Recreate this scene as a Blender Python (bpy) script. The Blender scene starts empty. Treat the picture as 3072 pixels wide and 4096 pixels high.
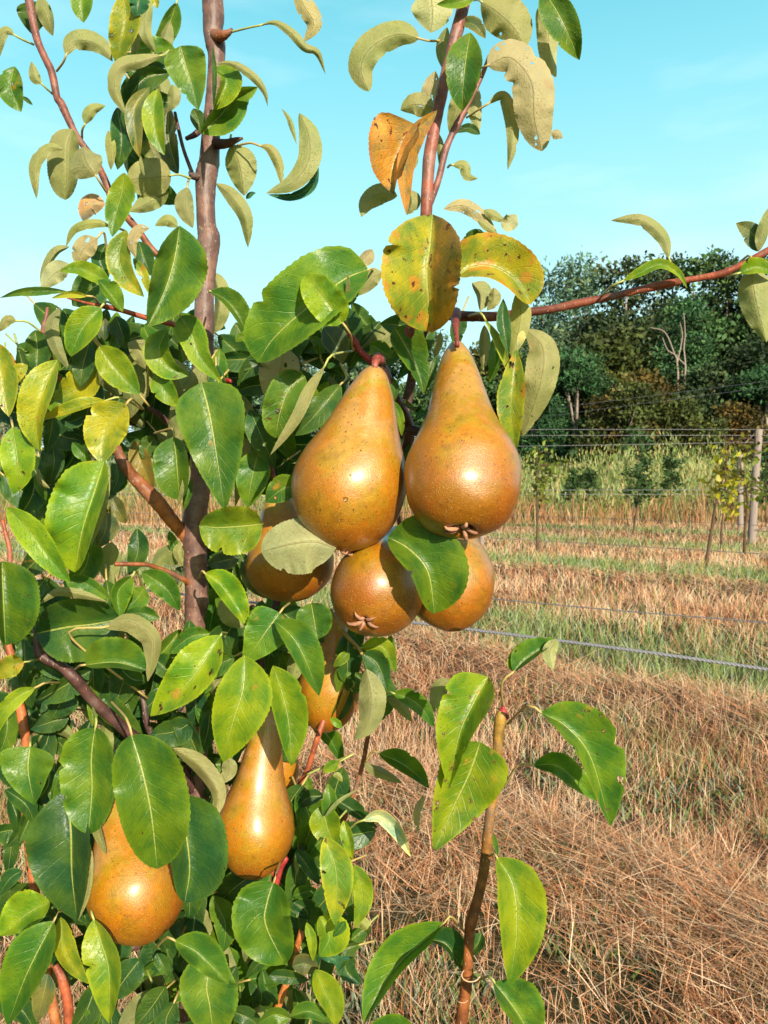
import bpy, math, random
import numpy as np
from mathutils import Vector
random.seed(7); rng = np.random.default_rng(7)
R_ = math.radians
sc = bpy.context.scene
# ------------------------------------------------------------------ camera
FPX = 3094.0; CX, CY = 1536.0, 2048.0; CAMH = 1.3; PITCH = R_(1.63)
cam_d = bpy.data.cameras.new('camera'); cam = bpy.data.objects.new('camera', cam_d)
sc.collection.objects.link(cam); sc.camera = cam
cam.location = (0, 0, CAMH); cam.rotation_euler = (R_(90) - PITCH, 0, 0)
cam_d.sensor_fit = 'VERTICAL'; cam_d.sensor_height = 36; cam_d.lens = 36 * FPX / 4096
cam_d.clip_start = 0.05; cam_d.clip_end = 3000
cam_d.dof.use_dof = True; cam_d.dof.focus_distance = 0.52; cam_d.dof.aperture_fstop = 34
# ------------------------------------------------------------------ sky and sun
SUN_EL, SUN_AZ = R_(22), R_(19)          # azimuth measured to the right of straight behind the camera
sd = Vector((math.sin(SUN_AZ) * math.cos(SUN_EL), -math.cos(SUN_AZ) * math.cos(SUN_EL), math.sin(SUN_EL)))
w = bpy.data.worlds.new('World'); sc.world = w; w.use_nodes = True
nt = w.node_tree; bg = nt.nodes['Background']
sky = nt.nodes.new('ShaderNodeTexSky'); sky.sky_type = 'NISHITA'; sky.sun_disc = False
sky.sun_elevation = SUN_EL; sky.sun_rotation = math.atan2(sd.x, sd.y)
sky.air_density = 1.0; sky.dust_density = 1.6; sky.ozone_density = 1.5
hs = nt.nodes.new('ShaderNodeMix'); hs.data_type = 'RGBA'; hs.blend_type = 'MULTIPLY'; hs.inputs[0].default_value = 1
hs.inputs[7].default_value = (0.86, 1.22, 1.08, 1)
nt.links.new(sky.outputs[0], hs.inputs[6])
tcw = nt.nodes.new('ShaderNodeTexCoord'); mpw = nt.nodes.new('ShaderNodeMapping'); mpw.inputs[3].default_value = (1.2, 1.2, 5)
nzw = nt.nodes.new('ShaderNodeTexNoise'); nzw.inputs['Scale'].default_value = 2.2; nzw.inputs['Detail'].default_value = 6
rpw = nt.nodes.new('ShaderNodeValToRGB'); rpw.color_ramp.elements[0].position = 0.48; rpw.color_ramp.elements[1].position = 0.75
rpw.color_ramp.elements[0].color = (0, 0, 0, 1); rpw.color_ramp.elements[1].color = (0.3, 0.3, 0.3, 1)
mxw = nt.nodes.new('ShaderNodeMix'); mxw.data_type = 'RGBA'; mxw.inputs[7].default_value = (11.5, 12.8, 13.2, 1)
nt.links.new(tcw.outputs['Generated'], mpw.inputs[0]); nt.links.new(mpw.outputs[0], nzw.inputs['Vector'])
nt.links.new(nzw.outputs[0], rpw.inputs[0]); nt.links.new(rpw.outputs[0], mxw.inputs[0])
sxw = nt.nodes.new('ShaderNodeSeparateXYZ'); nt.links.new(tcw.outputs['Generated'], sxw.inputs[0])
mrw = nt.nodes.new('ShaderNodeMapRange'); mrw.interpolation_type = 'SMOOTHSTEP'; nt.links.new(sxw.outputs[2], mrw.inputs[0])
for i_, v_ in ((1, 0.95), (2, 0.35), (3, 0.0), (4, 0.8)): mrw.inputs[i_].default_value = v_
mx2 = nt.nodes.new('ShaderNodeMix'); mx2.data_type = 'RGBA'; mx2.inputs[7].default_value = (1.9, 5.8, 6.9, 1)      # bright cyan haze of the lower sky
mry = nt.nodes.new('ShaderNodeMapRange'); mry.interpolation_type = 'SMOOTHSTEP'; nt.links.new(sxw.outputs[1], mry.inputs[0]); mry.inputs[1].default_value = -0.1; mry.inputs[2].default_value = 0.45
mul = nt.nodes.new('ShaderNodeMath'); mul.operation = 'MULTIPLY'; nt.links.new(mrw.outputs[0], mul.inputs[0]); nt.links.new(mry.outputs[0], mul.inputs[1]); nt.links.new(mul.outputs[0], mx2.inputs[0])
hz = nt.nodes.new('ShaderNodeMapRange'); hz.interpolation_type = 'SMOOTHSTEP'; nt.links.new(sxw.outputs[2], hz.inputs[0]); hz.inputs[1].default_value = 0.6; hz.inputs[2].default_value = 0.05
mx3 = nt.nodes.new('ShaderNodeMix'); mx3.data_type = 'RGBA'; mx3.inputs[6].default_value = (2.2, 8.3, 9.8, 1); mx3.inputs[7].default_value = (7.6, 11.2, 11.2, 1); nt.links.new(hz.outputs[0], mx3.inputs[0]); nt.links.new(mx3.outputs[2], mx2.inputs[7]); nt.links.new(hs.outputs[2], mx2.inputs[6])
nt.links.new(mx2.outputs[2], mxw.inputs[6]); nt.links.new(mxw.outputs[2], bg.inputs[0])
bg.inputs[1].default_value = 0.07
sl = bpy.data.lights.new('sun', 'SUN'); sl.energy = 5.0; sl.angle = R_(0.5); sl.color = (1.0, 0.86, 0.70)
so = bpy.data.objects.new('sun', sl); sc.collection.objects.link(so)
so.rotation_euler = (-sd).to_track_quat('-Z', 'Y').to_euler(); so.location = (3, -4, 6)
sc.view_settings.view_transform = 'Standard'; sc.view_settings.look = 'None'
sc.view_settings.exposure = 0.75; sc.view_settings.gamma = 1
sc.cycles.max_bounces = 6; sc.cycles.transparent_max_bounces = 8

# ------------------------------------------------------------------ helpers
Cl = sc.collection
def P(px, py, d):
    xr = (px - CX) / FPX; yr = -(py - CY) / FPX
    return np.array((d * xr, d * (math.cos(PITCH) + yr * math.sin(PITCH)), CAMH + d * (-math.sin(PITCH) + yr * math.cos(PITCH))))
def Pa(px, py, d):
    xr = (px - CX) / FPX; yr = -(py - CY) / FPX
    return np.stack((d * xr, d * (math.cos(PITCH) + yr * math.sin(PITCH)), CAMH + d * (-math.sin(PITCH) + yr * math.cos(PITCH))), -1)
def ground(px, py):
    a = P(px, py, 1.0) - np.array((0, 0, CAMH)); t = CAMH / -a[2]; return a[0] * t, a[1] * t
def mesh_obj(name, V, F, mats, parent=None, smooth=True, tint=None, uv=None, midx=None, origin=None):
    V = np.asarray(V, dtype=np.float64)
    if origin is not None: V = V - np.asarray(origin)
    me = bpy.data.meshes.new(name)
    F = F if isinstance(F, list) else [tuple(f) for f in F]
    me.from_pydata(V.tolist(), [], F)
    for m in (mats if isinstance(mats, (list, tuple)) else [mats]): me.materials.append(m)
    if smooth: me.polygons.foreach_set('use_smooth', [True] * len(me.polygons))
    if midx is not None: me.polygons.foreach_set('material_index', midx)
    if tint is not None:
        a = me.color_attributes.new('tint', 'FLOAT_COLOR', 'POINT'); a.data.foreach_set('color', np.asarray(tint, dtype=np.float32).ravel())
    if uv is not None:
        l = me.uv_layers.new(name='UVMap'); li = np.empty(len(me.loops), dtype=np.int32); me.loops.foreach_get('vertex_index', li)
        l.data.foreach_set('uv', np.asarray(uv, dtype=np.float32)[li].ravel())
    o = bpy.data.objects.new(name, me); Cl.objects.link(o)
    if parent: o.parent = parent
    return o
def tag(o, label=None, cat=None, group=None, kind=None):
    for k, v in (('label', label), ('category', cat), ('group', group), ('kind', kind)):
        if v: o[k] = v
    return o
def empty(name, loc):
    o = bpy.data.objects.new(name, None); Cl.objects.link(o); o.location = loc; o.empty_display_size = 0.1; return o
class B:                                   # gathers vertices, faces, tints
    def __init__(s): s.V = []; s.F = []; s.T = []; s.n = 0
    def add(s, V, F, T=None):
        V = np.asarray(V); s.V.append(V); s.F += [tuple(i + s.n for i in f) for f in F]
        if T is not None: s.T.append(np.broadcast_to(np.asarray(T, dtype=float), (len(V), 4)))
        s.n += len(V)
    def obj(s, name, mats, parent=None, origin=None, smooth=True):
        return mesh_obj(name, np.concatenate(s.V), s.F, mats, parent, smooth, np.concatenate(s.T) if s.T else None, origin=origin)
def spline(pts, n):
    p = np.asarray(pts, dtype=float)
    if len(p) == 2: t = np.linspace(0, 1, n)[:, None]; return p[0] * (1 - t) + p[1] * t
    q = np.vstack((2 * p[0] - p[1], p, 2 * p[-1] - p[-2])); m = len(p) - 1
    L = np.linalg.norm(np.diff(p[:, :2], axis=0), axis=1); c = np.concatenate(([0], np.cumsum(L))) / max(L.sum(), 1e-9)
    out = []
    for u in np.linspace(0, 1, n):
        i = min(int(np.searchsorted(c, u, side='right')) - 1, m - 1); t = (u - c[i]) / max(c[i + 1] - c[i], 1e-9)
        a, b, d, e = q[i:i + 4]
        out.append(0.5 * ((2 * b) + (-a + d) * t + (2 * a - 5 * b + 4 * d - e) * t * t + (-a + 3 * b - 3 * d + e) * t ** 3))
    return np.array(out)
def tube(pts, rad, sides=8, n=None, cap=True, noise=0.0):
    """pts Nx3 world, rad N; returns V,F"""
    p = np.asarray(pts, dtype=float); r = np.asarray(rad, dtype=float)
    if n: q = spline(np.column_stack((p, r)), n); p, r = q[:, :3], np.abs(q[:, 3])
    t = np.gradient(p, axis=0); t /= np.linalg.norm(t, axis=1)[:, None] + 1e-12
    ref = np.array((0.3, 0.9, 0.1)); V = []
    for i in range(len(p)):
        a = np.cross(t[i], ref); a /= np.linalg.norm(a) + 1e-9; b = np.cross(t[i], a)
        for k in range(sides):
            th = 2 * math.pi * k / sides; rr = r[i] * (1 + noise * (random.random() - .5))
            V.append(p[i] + rr * (math.cos(th) * a + math.sin(th) * b))
    F = [(i * sides + k, i * sides + (k + 1) % sides, (i + 1) * sides + (k + 1) % sides, (i + 1) * sides + k) for i in range(len(p) - 1) for k in range(sides)]
    if cap: F += [tuple(range(sides))[::-1], tuple((len(p) - 1) * sides + k for k in range(sides))]
    return np.array(V), F
# ------------------------------------------------------------------ node helpers
class M:
    def __init__(s, name, rough=0.6, spec=0.5):
        s.m = bpy.data.materials.new(name); s.m.use_nodes = True; s.t = s.m.node_tree; s.b = s.t.nodes['Principled BSDF']
        s.out = s.t.nodes['Material Output']; s.b.inputs['Roughness'].default_value = rough; s.b.inputs['Specular IOR Level'].default_value = spec
    def n(s, typ, **kw):
        x = s.t.nodes.new('ShaderNode' + typ)
        for k, v in kw.items(): setattr(x, k, v)
        return x
    def l(s, a, b): s.t.links.new(a, b)
    def put(s, sock, v):
        if hasattr(v, 'is_linked') or hasattr(v, 'links'): s.l(v, sock)
        else: sock.default_value = v
    def math(s, op, a, b=0.0, c=None, clamp=False):
        x = s.n('Math', operation=op, use_clamp=clamp); s.put(x.inputs[0], a); s.put(x.inputs[1], b)
        if c is not None: s.put(x.inputs[2], c)
        return x.outputs[0]
    def mix(s, f, a, b, mode='MIX'):
        x = s.n('Mix', data_type='RGBA', blend_type=mode); s.put(x.inputs[0], f)
        for i, v in ((6, a), (7, b)): s.put(x.inputs[i], (*v, 1) if isinstance(v, tuple) and len(v) == 3 else v)
        return x.outputs[2]
    def noise(s, scale, detail=3, vec=None, rough=0.55, out=0):
        x = s.n('TexNoise'); x.inputs['Scale'].default_value = scale; x.inputs['Detail'].default_value = detail; x.inputs['Roughness'].default_value = rough
        if vec is not None: s.l(vec, x.inputs['Vector'])
        return x.outputs[out]
    def ss(s, v, lo, hi):      # smooth step
        x = s.n('MapRange', interpolation_type='SMOOTHSTEP'); s.put(x.inputs[0], v); s.put(x.inputs[1], lo); s.put(x.inputs[2], hi); return x.outputs[0]
    def voro(s, scale, vec=None, feature='F1', rnd=1.0):
        x = s.n('TexVoronoi', feature=feature); x.inputs['Scale'].default_value = scale; x.inputs['Randomness'].default_value = rnd
        if vec is not None: s.l(vec, x.inputs['Vector'])
        return x.outputs[0]
    def bump(s, h, dist, strength=1.0, normal=None):
        x = s.n('Bump'); x.inputs['Strength'].default_value = strength; x.inputs['Distance'].default_value = dist; s.l(h, x.inputs['Height'])
        if normal is not None: s.l(normal, x.inputs['Normal'])
        return x.outputs[0]
    def obj(s): return s.n('TexCoord').outputs['Object']
    def color(s, c): s.put(s.b.inputs['Base Color'], (*c, 1) if isinstance(c, tuple) else c)
def leaf_material(name, under_pale=0.60):
    k = M(name, 0.42, 0.5); oc = k.obj()
    at = k.n('Attribute', attribute_name='tint'); T, A = at.outputs['Color'], at.outputs['Alpha']
    uv = k.n('TexCoord').outputs['UV']; sp = k.n('SeparateXYZ'); k.l(uv, sp.inputs[0]); U, V = sp.outputs[0], sp.outputs[1]
    av = k.math('ABSOLUTE', k.math('MULTIPLY_ADD', V, 2.0, -1.0))
    wob = k.math('MULTIPLY', k.noise(60, 2, oc), 0.12)
    ph = k.math('FRACT', k.math('ADD', k.math('SUBTRACT', k.math('MULTIPLY', U, 10.0), k.math('MULTIPLY', k.math('POWER', av, 0.8), 2.4)), k.math('MULTIPLY', wob, 3.0)))
    d2 = k.math('ABSOLUTE', k.math('SUBTRACT', ph, 0.5))
    vein = k.math('MULTIPLY', k.math('SUBTRACT', 1.0, k.ss(d2, 0.0, 0.07)), k.math('SUBTRACT', 1.0, k.math('MULTIPLY', av, 0.7)))
    rib = k.math('SUBTRACT', 1.0, k.ss(av, k.math('MULTIPLY_ADD', U, -0.012, 0.018), k.math('MULTIPLY_ADD', U, -0.02, 0.05)))
    n1 = k.noise(45, 4, oc); n2 = k.noise(140, 4, oc)
    yel = k.mix(1.0, T, (1.7, 1.28, 0.7), 'MULTIPLY'); drk = k.mix(1.0, T, (0.55, 0.78, 0.9), 'MULTIPLY')
    c = k.mix(k.ss(n1, 0.35, 0.68), drk, yel)
    c = k.mix(k.math('MULTIPLY', k.ss(av, 0.8, 1.0), 0.55), c, k.mix(k.ss(A, .4, .6), k.mix(1.0, T, (2.4, 1.7, 0.8), 'MULTIPLY'), (0.48, 0.13, 0.03)))      # pale or reddened margin
    # autumn blotches follow alpha
    bl = k.ss(k.math('ADD', k.noise(70, 5, oc), k.math('MULTIPLY', A, 0.30)), 0.68, 0.80)
    ylw = k.mix(k.noise(95, 3, oc), (0.46, 0.30, 0.02), (0.46, 0.11, 0.03))
    c = k.mix(k.math('MULTIPLY', bl, 0.85), c, ylw)
    dn = k.math('ADD', k.noise(150, 4, oc), k.math('MULTIPLY', k.math('MINIMUM', A, 0.3), 0.30)); dead = k.ss(dn, 0.715, 0.735); hole = k.math('MULTIPLY', k.math('MULTIPLY', k.ss(dn, 0.752, 0.756), k.math('LESS_THAN', A, 0.4)), k.ss(av, 0.08, 0.12))
    c = k.mix(dead, c, (0.10, 0.035, 0.015))
    c = k.mix(k.math('MULTIPLY', vein, 0.35), c, k.mix(1.0, T, (2.2, 1.7, 1.1), 'MULTIPLY'))
    c = k.mix(k.math('MULTIPLY', rib, 0.85), c, (0.38, 0.42, 0.10))
    spk = k.ss(k.noise(900, 2, oc), 0.66, 0.72)
    c = k.mix(k.math('MULTIPLY', spk, 0.55), c, (0.03, 0.045, 0.012))
    # underside
    un = k.mix(under_pale, T, (0.33, 0.325, 0.105)); un = k.mix(k.math('MULTIPLY', k.ss(k.noise(75, 4, oc), .4, .7), .45), un, k.mix(0.5, T, (0.12, 0.17, 0.06))); un = k.mix(k.math('MULTIPLY', k.ss(n1, 0.35, 0.75), 0.35), un, (0.36, 0.30, 0.15))
    un = k.mix(k.math('MULTIPLY', vein, 0.4), un, (0.42, 0.43, 0.20)); un = k.mix(k.math('MULTIPLY', rib, 0.5), un, (0.30, 0.22, 0.09))
    un = k.mix(k.math('MULTIPLY', spk, 0.45), un, (0.07, 0.06, 0.03)); un = k.mix(k.math('MULTIPLY', bl, 0.35), un, (0.36, 0.20, 0.10))
    bf = k.n('NewGeometry').outputs['Backfacing']
    col = k.mix(bf, c, un); k.color(col)
    # dew beads and gloss
    v = k.voro(520, oc); drop = k.math('SUBTRACT', 1.0, k.ss(v, 0.12, 0.26)); drop = k.math('MULTIPLY', drop, k.ss(k.noise(50, 2, oc), 0.42, 0.6))
    h = k.math('ADD', k.math('MULTIPLY', vein, -0.30), k.math('ADD', k.math('MULTIPLY', rib, -0.7), k.math('ADD', k.math('MULTIPLY', n2, 1.1), k.math('MULTIPLY', drop, 0.7))))
    h = k.math('ADD', h, k.math('MULTIPLY', k.noise(500, 2, oc), 0.35))
    k.l(k.bump(h, 0.0009, 0.8), k.b.inputs['Normal'])
    rg = k.math('MULTIPLY_ADD', n2, 0.28, 0.29); rg = k.math('SUBTRACT', rg, k.math('MULTIPLY', drop, 0.14))
    k.l(k.math('MULTIPLY_ADD', bf, 0.22, rg), k.b.inputs['Roughness'])
    tr = k.n('BsdfTranslucent'); k.l(k.mix(1.0, col, (1.5, 1.5, 0.5), 'MULTIPLY'), tr.inputs[0])
    ms = k.n('MixShader'); ms.inputs[0].default_value = 0.26
    k.l(k.b.outputs[0], ms.inputs[1]); k.l(tr.outputs[0], ms.inputs[2])
    tp = k.n('BsdfTransparent'); m2 = k.n('MixShader'); k.l(hole, m2.inputs[0]); k.l(ms.outputs[0], m2.inputs[1]); k.l(tp.outputs[0], m2.inputs[2]); k.l(m2.outputs[0], k.out.inputs[0])
    return k.m
def bark_material():
    k = M('bark', 0.5, 0.4); oc = k.obj(); at = k.n('Attribute', attribute_name='tint'); T = at.outputs['Color']
    mp = k.n('Mapping'); k.l(oc, mp.inputs[0]); mp.inputs[3].default_value = (1, 1, 0.45)
    c = k.mix(k.ss(k.noise(90, 5, oc), 0.35, 0.7), k.mix(1.0, T, (0.62, 0.6, 0.65), 'MULTIPLY'), k.mix(1.0, T, (1.35, 1.3, 1.25), 'MULTIPLY'))
    ln = k.math('SUBTRACT', 1.0, k.ss(k.voro(330, mp.outputs[0]), 0.10, 0.2))
    c = k.mix(k.math('MULTIPLY', ln, 0.75), c, k.mix(0.5, T, (0.55, 0.42, 0.30)))
    c = k.mix(k.math('MULTIPLY', k.ss(k.noise(35, 3, oc), 0.52, 0.7), 0.35), c, (0.20, 0.17, 0.15))
    c = k.mix(k.math('MULTIPLY', k.ss(k.noise(500, 2, oc), 0.62, 0.7), 0.5), c, (0.03, 0.02, 0.02))
    k.color(c); k.l(k.bump(k.math('ADD', k.noise(260, 4, mp.outputs[0]), k.math('MULTIPLY', ln, 0.5)), 0.0009, 0.8), k.b.inputs['Normal'])
    return k.m
def pear_material():
    k = M('pear_skin', 0.42, 0.5); oc = k.obj(); sp = k.n('SeparateXYZ'); k.l(oc, sp.inputs[0])
    z = sp.outputs[2]                     # 0 at the stem end, -1 at the calyx (object scaled coordinates are kept in attribute)
    at = k.n('Attribute', attribute_name='tint'); tz = k.n('SeparateColor'); k.l(at.outputs['Color'], tz.inputs[0]); t, face = tz.outputs[0], tz.outputs[1]
    big = k.noise(34, 6, oc, .65); med = k.noise(110, 4, oc)
    base = k.mix(k.ss(big, 0.42, 0.58), (0.345, 0.135, 0.001), (0.30, 0.175, 0.003))
    base = k.mix(k.math('MULTIPLY', k.ss(t, 0.62, 1.0), 0.62), base, (0.20, 0.036, 0.003))
    grn = k.math('MULTIPLY', k.math('SUBTRACT', 1.0, k.ss(t, 0.02, 0.34)), k.ss(med, 0.40, 0.62))
    base = k.mix(k.math('MULTIPLY', grn, 0.85), base, (0.22, 0.24, 0.015))
    russ = k.math('MULTIPLY', k.ss(k.noise(38, 5, oc), 0.47, 0.56), k.math('SUBTRACT', 1.0, k.ss(t, 0.1, 0.75)))
    base = k.mix(k.math('MULTIPLY', russ, 0.7), base, (0.40, 0.215, 0.075))
    # blotchy mottling, then edge shading painted red-brown onto both flanks
    base = k.mix(k.math('MULTIPLY', k.ss(k.noise(150, 5, oc, .7), .46, .62), .45), base, k.mix(1.0, base, (1.45, 1.32, 1.0), 'MULTIPLY'))
    base = k.mix(k.math('MULTIPLY', k.ss(k.noise(70, 5, oc, .65), .54, .68), .5), base, k.mix(1.0, base, (.55, .5, .5), 'MULTIPLY'))
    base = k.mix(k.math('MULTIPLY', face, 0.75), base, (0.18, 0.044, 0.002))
    fine = k.noise(1100, 2, oc)
    base = k.mix(k.math('MULTIPLY', k.ss(fine, 0.5, 0.75), 0.4), base, (0.42, 0.23, 0.04))
    lent = k.math('SUBTRACT', 1.0, k.ss(k.voro(420, oc), 0.09, 0.17)); base = k.mix(k.math('MULTIPLY', lent, 0.55), base, (0.62, 0.40, 0.14))
    dk = k.math('MULTIPLY', k.math('SUBTRACT', 1.0, k.ss(k.voro(300, oc), 0.12, 0.2)), k.ss(k.noise(45, 2, oc), 0.40, 0.55)); base = k.mix(k.math('MULTIPLY', dk, 0.85), base, (0.12, 0.04, 0.01))
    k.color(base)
    h = k.math('ADD', k.math('MULTIPLY', fine, 0.6), k.math('ADD', k.math('MULTIPLY', lent, 0.8), k.math('MULTIPLY', med, 0.8)))
    k.l(k.bump(h, 0.0006, 0.8), k.b.inputs['Normal'])
    k.l(k.math('MULTIPLY_ADD', med, 0.18, 0.33), k.b.inputs['Roughness'])
    k.b.inputs['Subsurface Weight'].default_value = 0.06; k.b.inputs['Subsurface Radius'].default_value = (0.012, 0.005, 0.002); k.b.inputs['Subsurface Scale'].default_value = 0.3
    k.b.inputs['Coat Weight'].default_value = 0.6; k.b.inputs['Coat Roughness'].default_value = 0.24
    return k.m
def tint_material(name, rough=0.7, spec=0.3, trans=0.0, var=0.25, scale=30):
    k = M(name, rough, spec); at = k.n('Attribute', attribute_name='tint'); T = at.outputs['Color']
    nz = k.noise(scale, 3, k.obj()); c = k.mix(nz, k.mix(1.0, T, (1 - var,) * 3, 'MULTIPLY'), k.mix(1.0, T, (1 + var,) * 3, 'MULTIPLY')); k.color(c)
    if trans:
        tr = k.n('BsdfTranslucent'); k.l(c, tr.inputs[0]); ms = k.n('MixShader'); ms.inputs[0].default_value = trans
        k.l(k.b.outputs[0], ms.inputs[1]); k.l(tr.outputs[0], ms.inputs[2]); k.l(ms.outputs[0], k.out.inputs[0])
    return k.m
MAT_LEAF = leaf_material('pear_leaf'); MAT_BARK = bark_material(); MAT_PEAR = pear_material()
MAT_STALK = tint_material('leaf_stalk', 0.45, 0.4, 0, 0.35, 200); MAT_GRASS = tint_material('grass_blade', 0.6, 0.25, 0.18, 0.2, 3)
MAT_DRY = tint_material('dry_scale', 0.7, 0.2, 0, 0.5, 500)

# ------------------------------------------------------------------ the ground
ROWD = np.array((-math.sin(R_(44)), math.cos(R_(44)))); ROWN = np.array((math.cos(R_(44)), math.sin(R_(44))))
def bands(x, y):
    """0 hay windrow, 1 dry stubble, 2 green strip ; weights as arrays"""
    s = x * ROWN[0] + y * ROWN[1]; u = x * ROWD[0] + y * ROWD[1]
    s = s + 0.12 * np.sin(u * 0.9) + 0.10 * np.sin(u * 2.3 + 1) + 0.06 * np.sin(u * 5.1)
    per = [(2.25, 0.28, 1), (4.35, 0.42, 1), (9.9, 0.6, 1), (15.2, 0.8, 0.6), (20.8, 0.9, 0.6)]
    hay = np.zeros_like(s); green = np.zeros_like(s)
    hay = 0.30 * (np.sin(s * 2.1 + .8 * np.sin(u * .6)) * np.sin(u * 1.1 + s) > .2)
    for c, w_, a in per: hay = np.maximum(hay, a * np.exp(-((s - c) / w_) ** 2))
    for c, w_, a in ((5.6, 0.75, 1), (11.2, 0.9, 1.0), (16.6, 1.1, .8), (22.5, 1.3, .8), (1.0, 0.5, .25)): green = np.maximum(green, a * np.exp(-((s - c) / w_) ** 2))
    return s, u, hay, green
k = M('ground_soil', 0.9, 0.1); oc = k.obj()
vm = k.n('VectorMath', operation='DOT_PRODUCT'); k.l(oc, vm.inputs[0]); vm.inputs[1].default_value = (ROWN[0], ROWN[1], 0); S = vm.outputs['Value']
S = k.math('ADD', S, k.math('MULTIPLY', k.noise(0.8, 3, oc), 0.8))
gr = k.math('MULTIPLY', k.ss(k.math('SINE', k.math('MULTIPLY', S, 1.12)), 0.1, 0.8), 0.7)
c = k.mix(k.noise(14, 6, oc), (0.045, 0.026, 0.016), (0.17, 0.10, 0.06)); c = k.mix(gr, c, (0.05, 0.07, 0.022))
c = k.mix(k.ss(k.noise(90, 4, oc), 0.5, 0.7), c, (0.05, 0.028, 0.016)); k.color(c); k.l(k.bump(k.noise(40, 6, oc), 0.03), k.b.inputs['Normal'])
MAT_SOIL = k.m
def gz(x, y):
    s, u, hay, green = bands(x, y)
    near = np.clip(1 - y / 40, 0, 1)
    return near * (0.05 * hay + 0.02 * np.sin(x * 1.7) * np.sin(y * 1.3))
xs = np.concatenate((np.linspace(-1500, -30, 14), np.linspace(-28, 28, 180), np.linspace(30, 1500, 14)))
ys = np.concatenate((np.linspace(-300, -4, 6), np.linspace(-3, 45, 200), np.linspace(48, 2500, 16)))
gx, gy = np.meshgrid(xs, ys); gV = np.stack((gx, gy, gz(gx, gy)), -1).reshape(-1, 3); nx = len(xs)
gF = [(j * nx + i, j * nx + i + 1, (j + 1) * nx + i + 1, (j + 1) * nx + i) for j in range(len(ys) - 1) for i in range(nx - 1)]
tag(mesh_obj('ground', gV, gF, MAT_SOIL), kind='structure')
# ------------------------------------------------------------------ grass, hay, weeds
PAL = np.array([(0.66, 0.38, 0.21), (0.54, 0.24, 0.11), (0.76, 0.54, 0.36), (0.25, 0.09, 0.035), (0.13, 0.21, 0.045), (0.25, 0.31, 0.10), (0.31, 0.37, 0.24), (0.58, 0.44, 0.28)])
def blades(name, x, y, L, wd, lean, az, ci, kindlabel, z0=None, bend=0.25, cat='grass'):
    n = len(x); z = gz(x, y) if z0 is None else z0
    dx, dy = np.cos(az) * lean, np.sin(az) * lean; up = np.sqrt(np.maximum(1 - lean ** 2, 0.0))
    base = np.stack((x, y, z), -1); dirv = np.stack((dx, dy, up), -1)
    sidea = rng.uniform(0, math.pi, n); side = np.stack((np.cos(sidea), np.sin(sidea), np.zeros(n)), -1)
    side[:, 1] *= .5; side /= np.linalg.norm(side, axis=1)[:, None]
    mid = base + dirv * (L * .5)[:, None]; tip = base + dirv * L[:, None]
    tip[:, 0] += np.cos(az) * bend * L * (1 - lean); tip[:, 1] += np.sin(az) * bend * L * (1 - lean); tip[:, 2] -= bend * .3 * L * up
    w2 = (wd * .5)[:, None]
    V = np.stack((base - side * w2, base + side * w2, mid + side * w2 * .9, mid - side * w2 * .9, tip), 1).reshape(-1, 3)
    me = bpy.data.meshes.new(name); b = np.arange(n)[:, None] * 5
    quads = b + np.array((0, 1, 2, 3)); tris = b + np.array((3, 2, 4))
    li = np.concatenate((quads, tris), 1).ravel()
    me.vertices.add(n * 5); me.vertices.foreach_set('co', V.astype(np.float32).ravel())
    me.loops.add(n * 7); me.loops.foreach_set('vertex_index', li.astype(np.int32))
    me.polygons.add(n * 2); st = (np.arange(n)[:, None] * 7 + np.array((0, 4))).ravel()
    me.polygons.foreach_set('loop_start', st.astype(np.int32)); me.polygons.foreach_set('loop_total', np.tile((4, 3), n).astype(np.int32))
    me.update(calc_edges=True)
    col = ci * rng.uniform(.65, 1.3, (n, 1)); col = np.concatenate((col, np.ones((n, 1))), 1)
    a = me.color_attributes.new('tint', 'FLOAT_COLOR', 'POINT'); a.data.foreach_set('color', np.repeat(col, 5, 0).astype(np.float32).ravel())
    me.materials.append(MAT_GRASS)
    o = bpy.data.objects.new(name, me); Cl.objects.link(o); tag(o, kindlabel, cat, kind='stuff'); return o
def pick(idx, n): return PAL[rng.choice(idx, n)]
def scatter(n, y0, y1, pw=1.0, side=1.25):
    d = y0 * (y1 / y0) ** (rng.random(n) ** pw); x = rng.uniform(-side, side, n) * (d * 0.56 + 0.35); return x, d
# standing stubble and grass
x, y = scatter(230000, 1.35, 38, .8); s, u, hay, green = bands(x, y)
tuft = np.sin(x * 9.1 + 2 * np.sin(y * 5.3)) * np.sin(y * 8.3 + 1.7 * np.sin(x * 6.1)); gap = (np.sin(x * 4.3 + 1.6 * np.sin(y * 3.1)) * np.sin(y * 4.9 + 1.3 * np.sin(x * 3.7)) < -.18) & (y < 12); keep = rng.random(len(x)) < (0.45 + 0.55 * (tuft > -.25)) * (1 - .85 * np.clip(hay, 0, 1)) * np.where(gap, .22, 1)
x, y, s, u, hay, green = (a[keep] for a in (x, y, s, u, hay, green)); n = len(x)
isg = rng.random(n) < np.clip(green * 1.15, 0, .90) + .06 + .25 * (np.sin(x * 2.3 + 1.9 * np.sin(y * 1.1)) * np.sin(y * 1.7 + x) > .45)
L = np.where(isg, rng.uniform(.08, .27, n), rng.uniform(.07, .26, n) * (1 + .35 * (rng.random(n) < .1))) * np.clip(.42 + y * .07, .42, 1); sc_ = np.clip(y / 6, .55, 2.4)
blades_d = ~isg
big = np.sin(x * 1.9 + 1) * np.sin(y * 2.3)
cidx = np.where(big[:, None] > 0, pick([0, 0, 1, 2, 2, 7], n), pick([0, 1, 1, 3, 3, 2], n))
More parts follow.
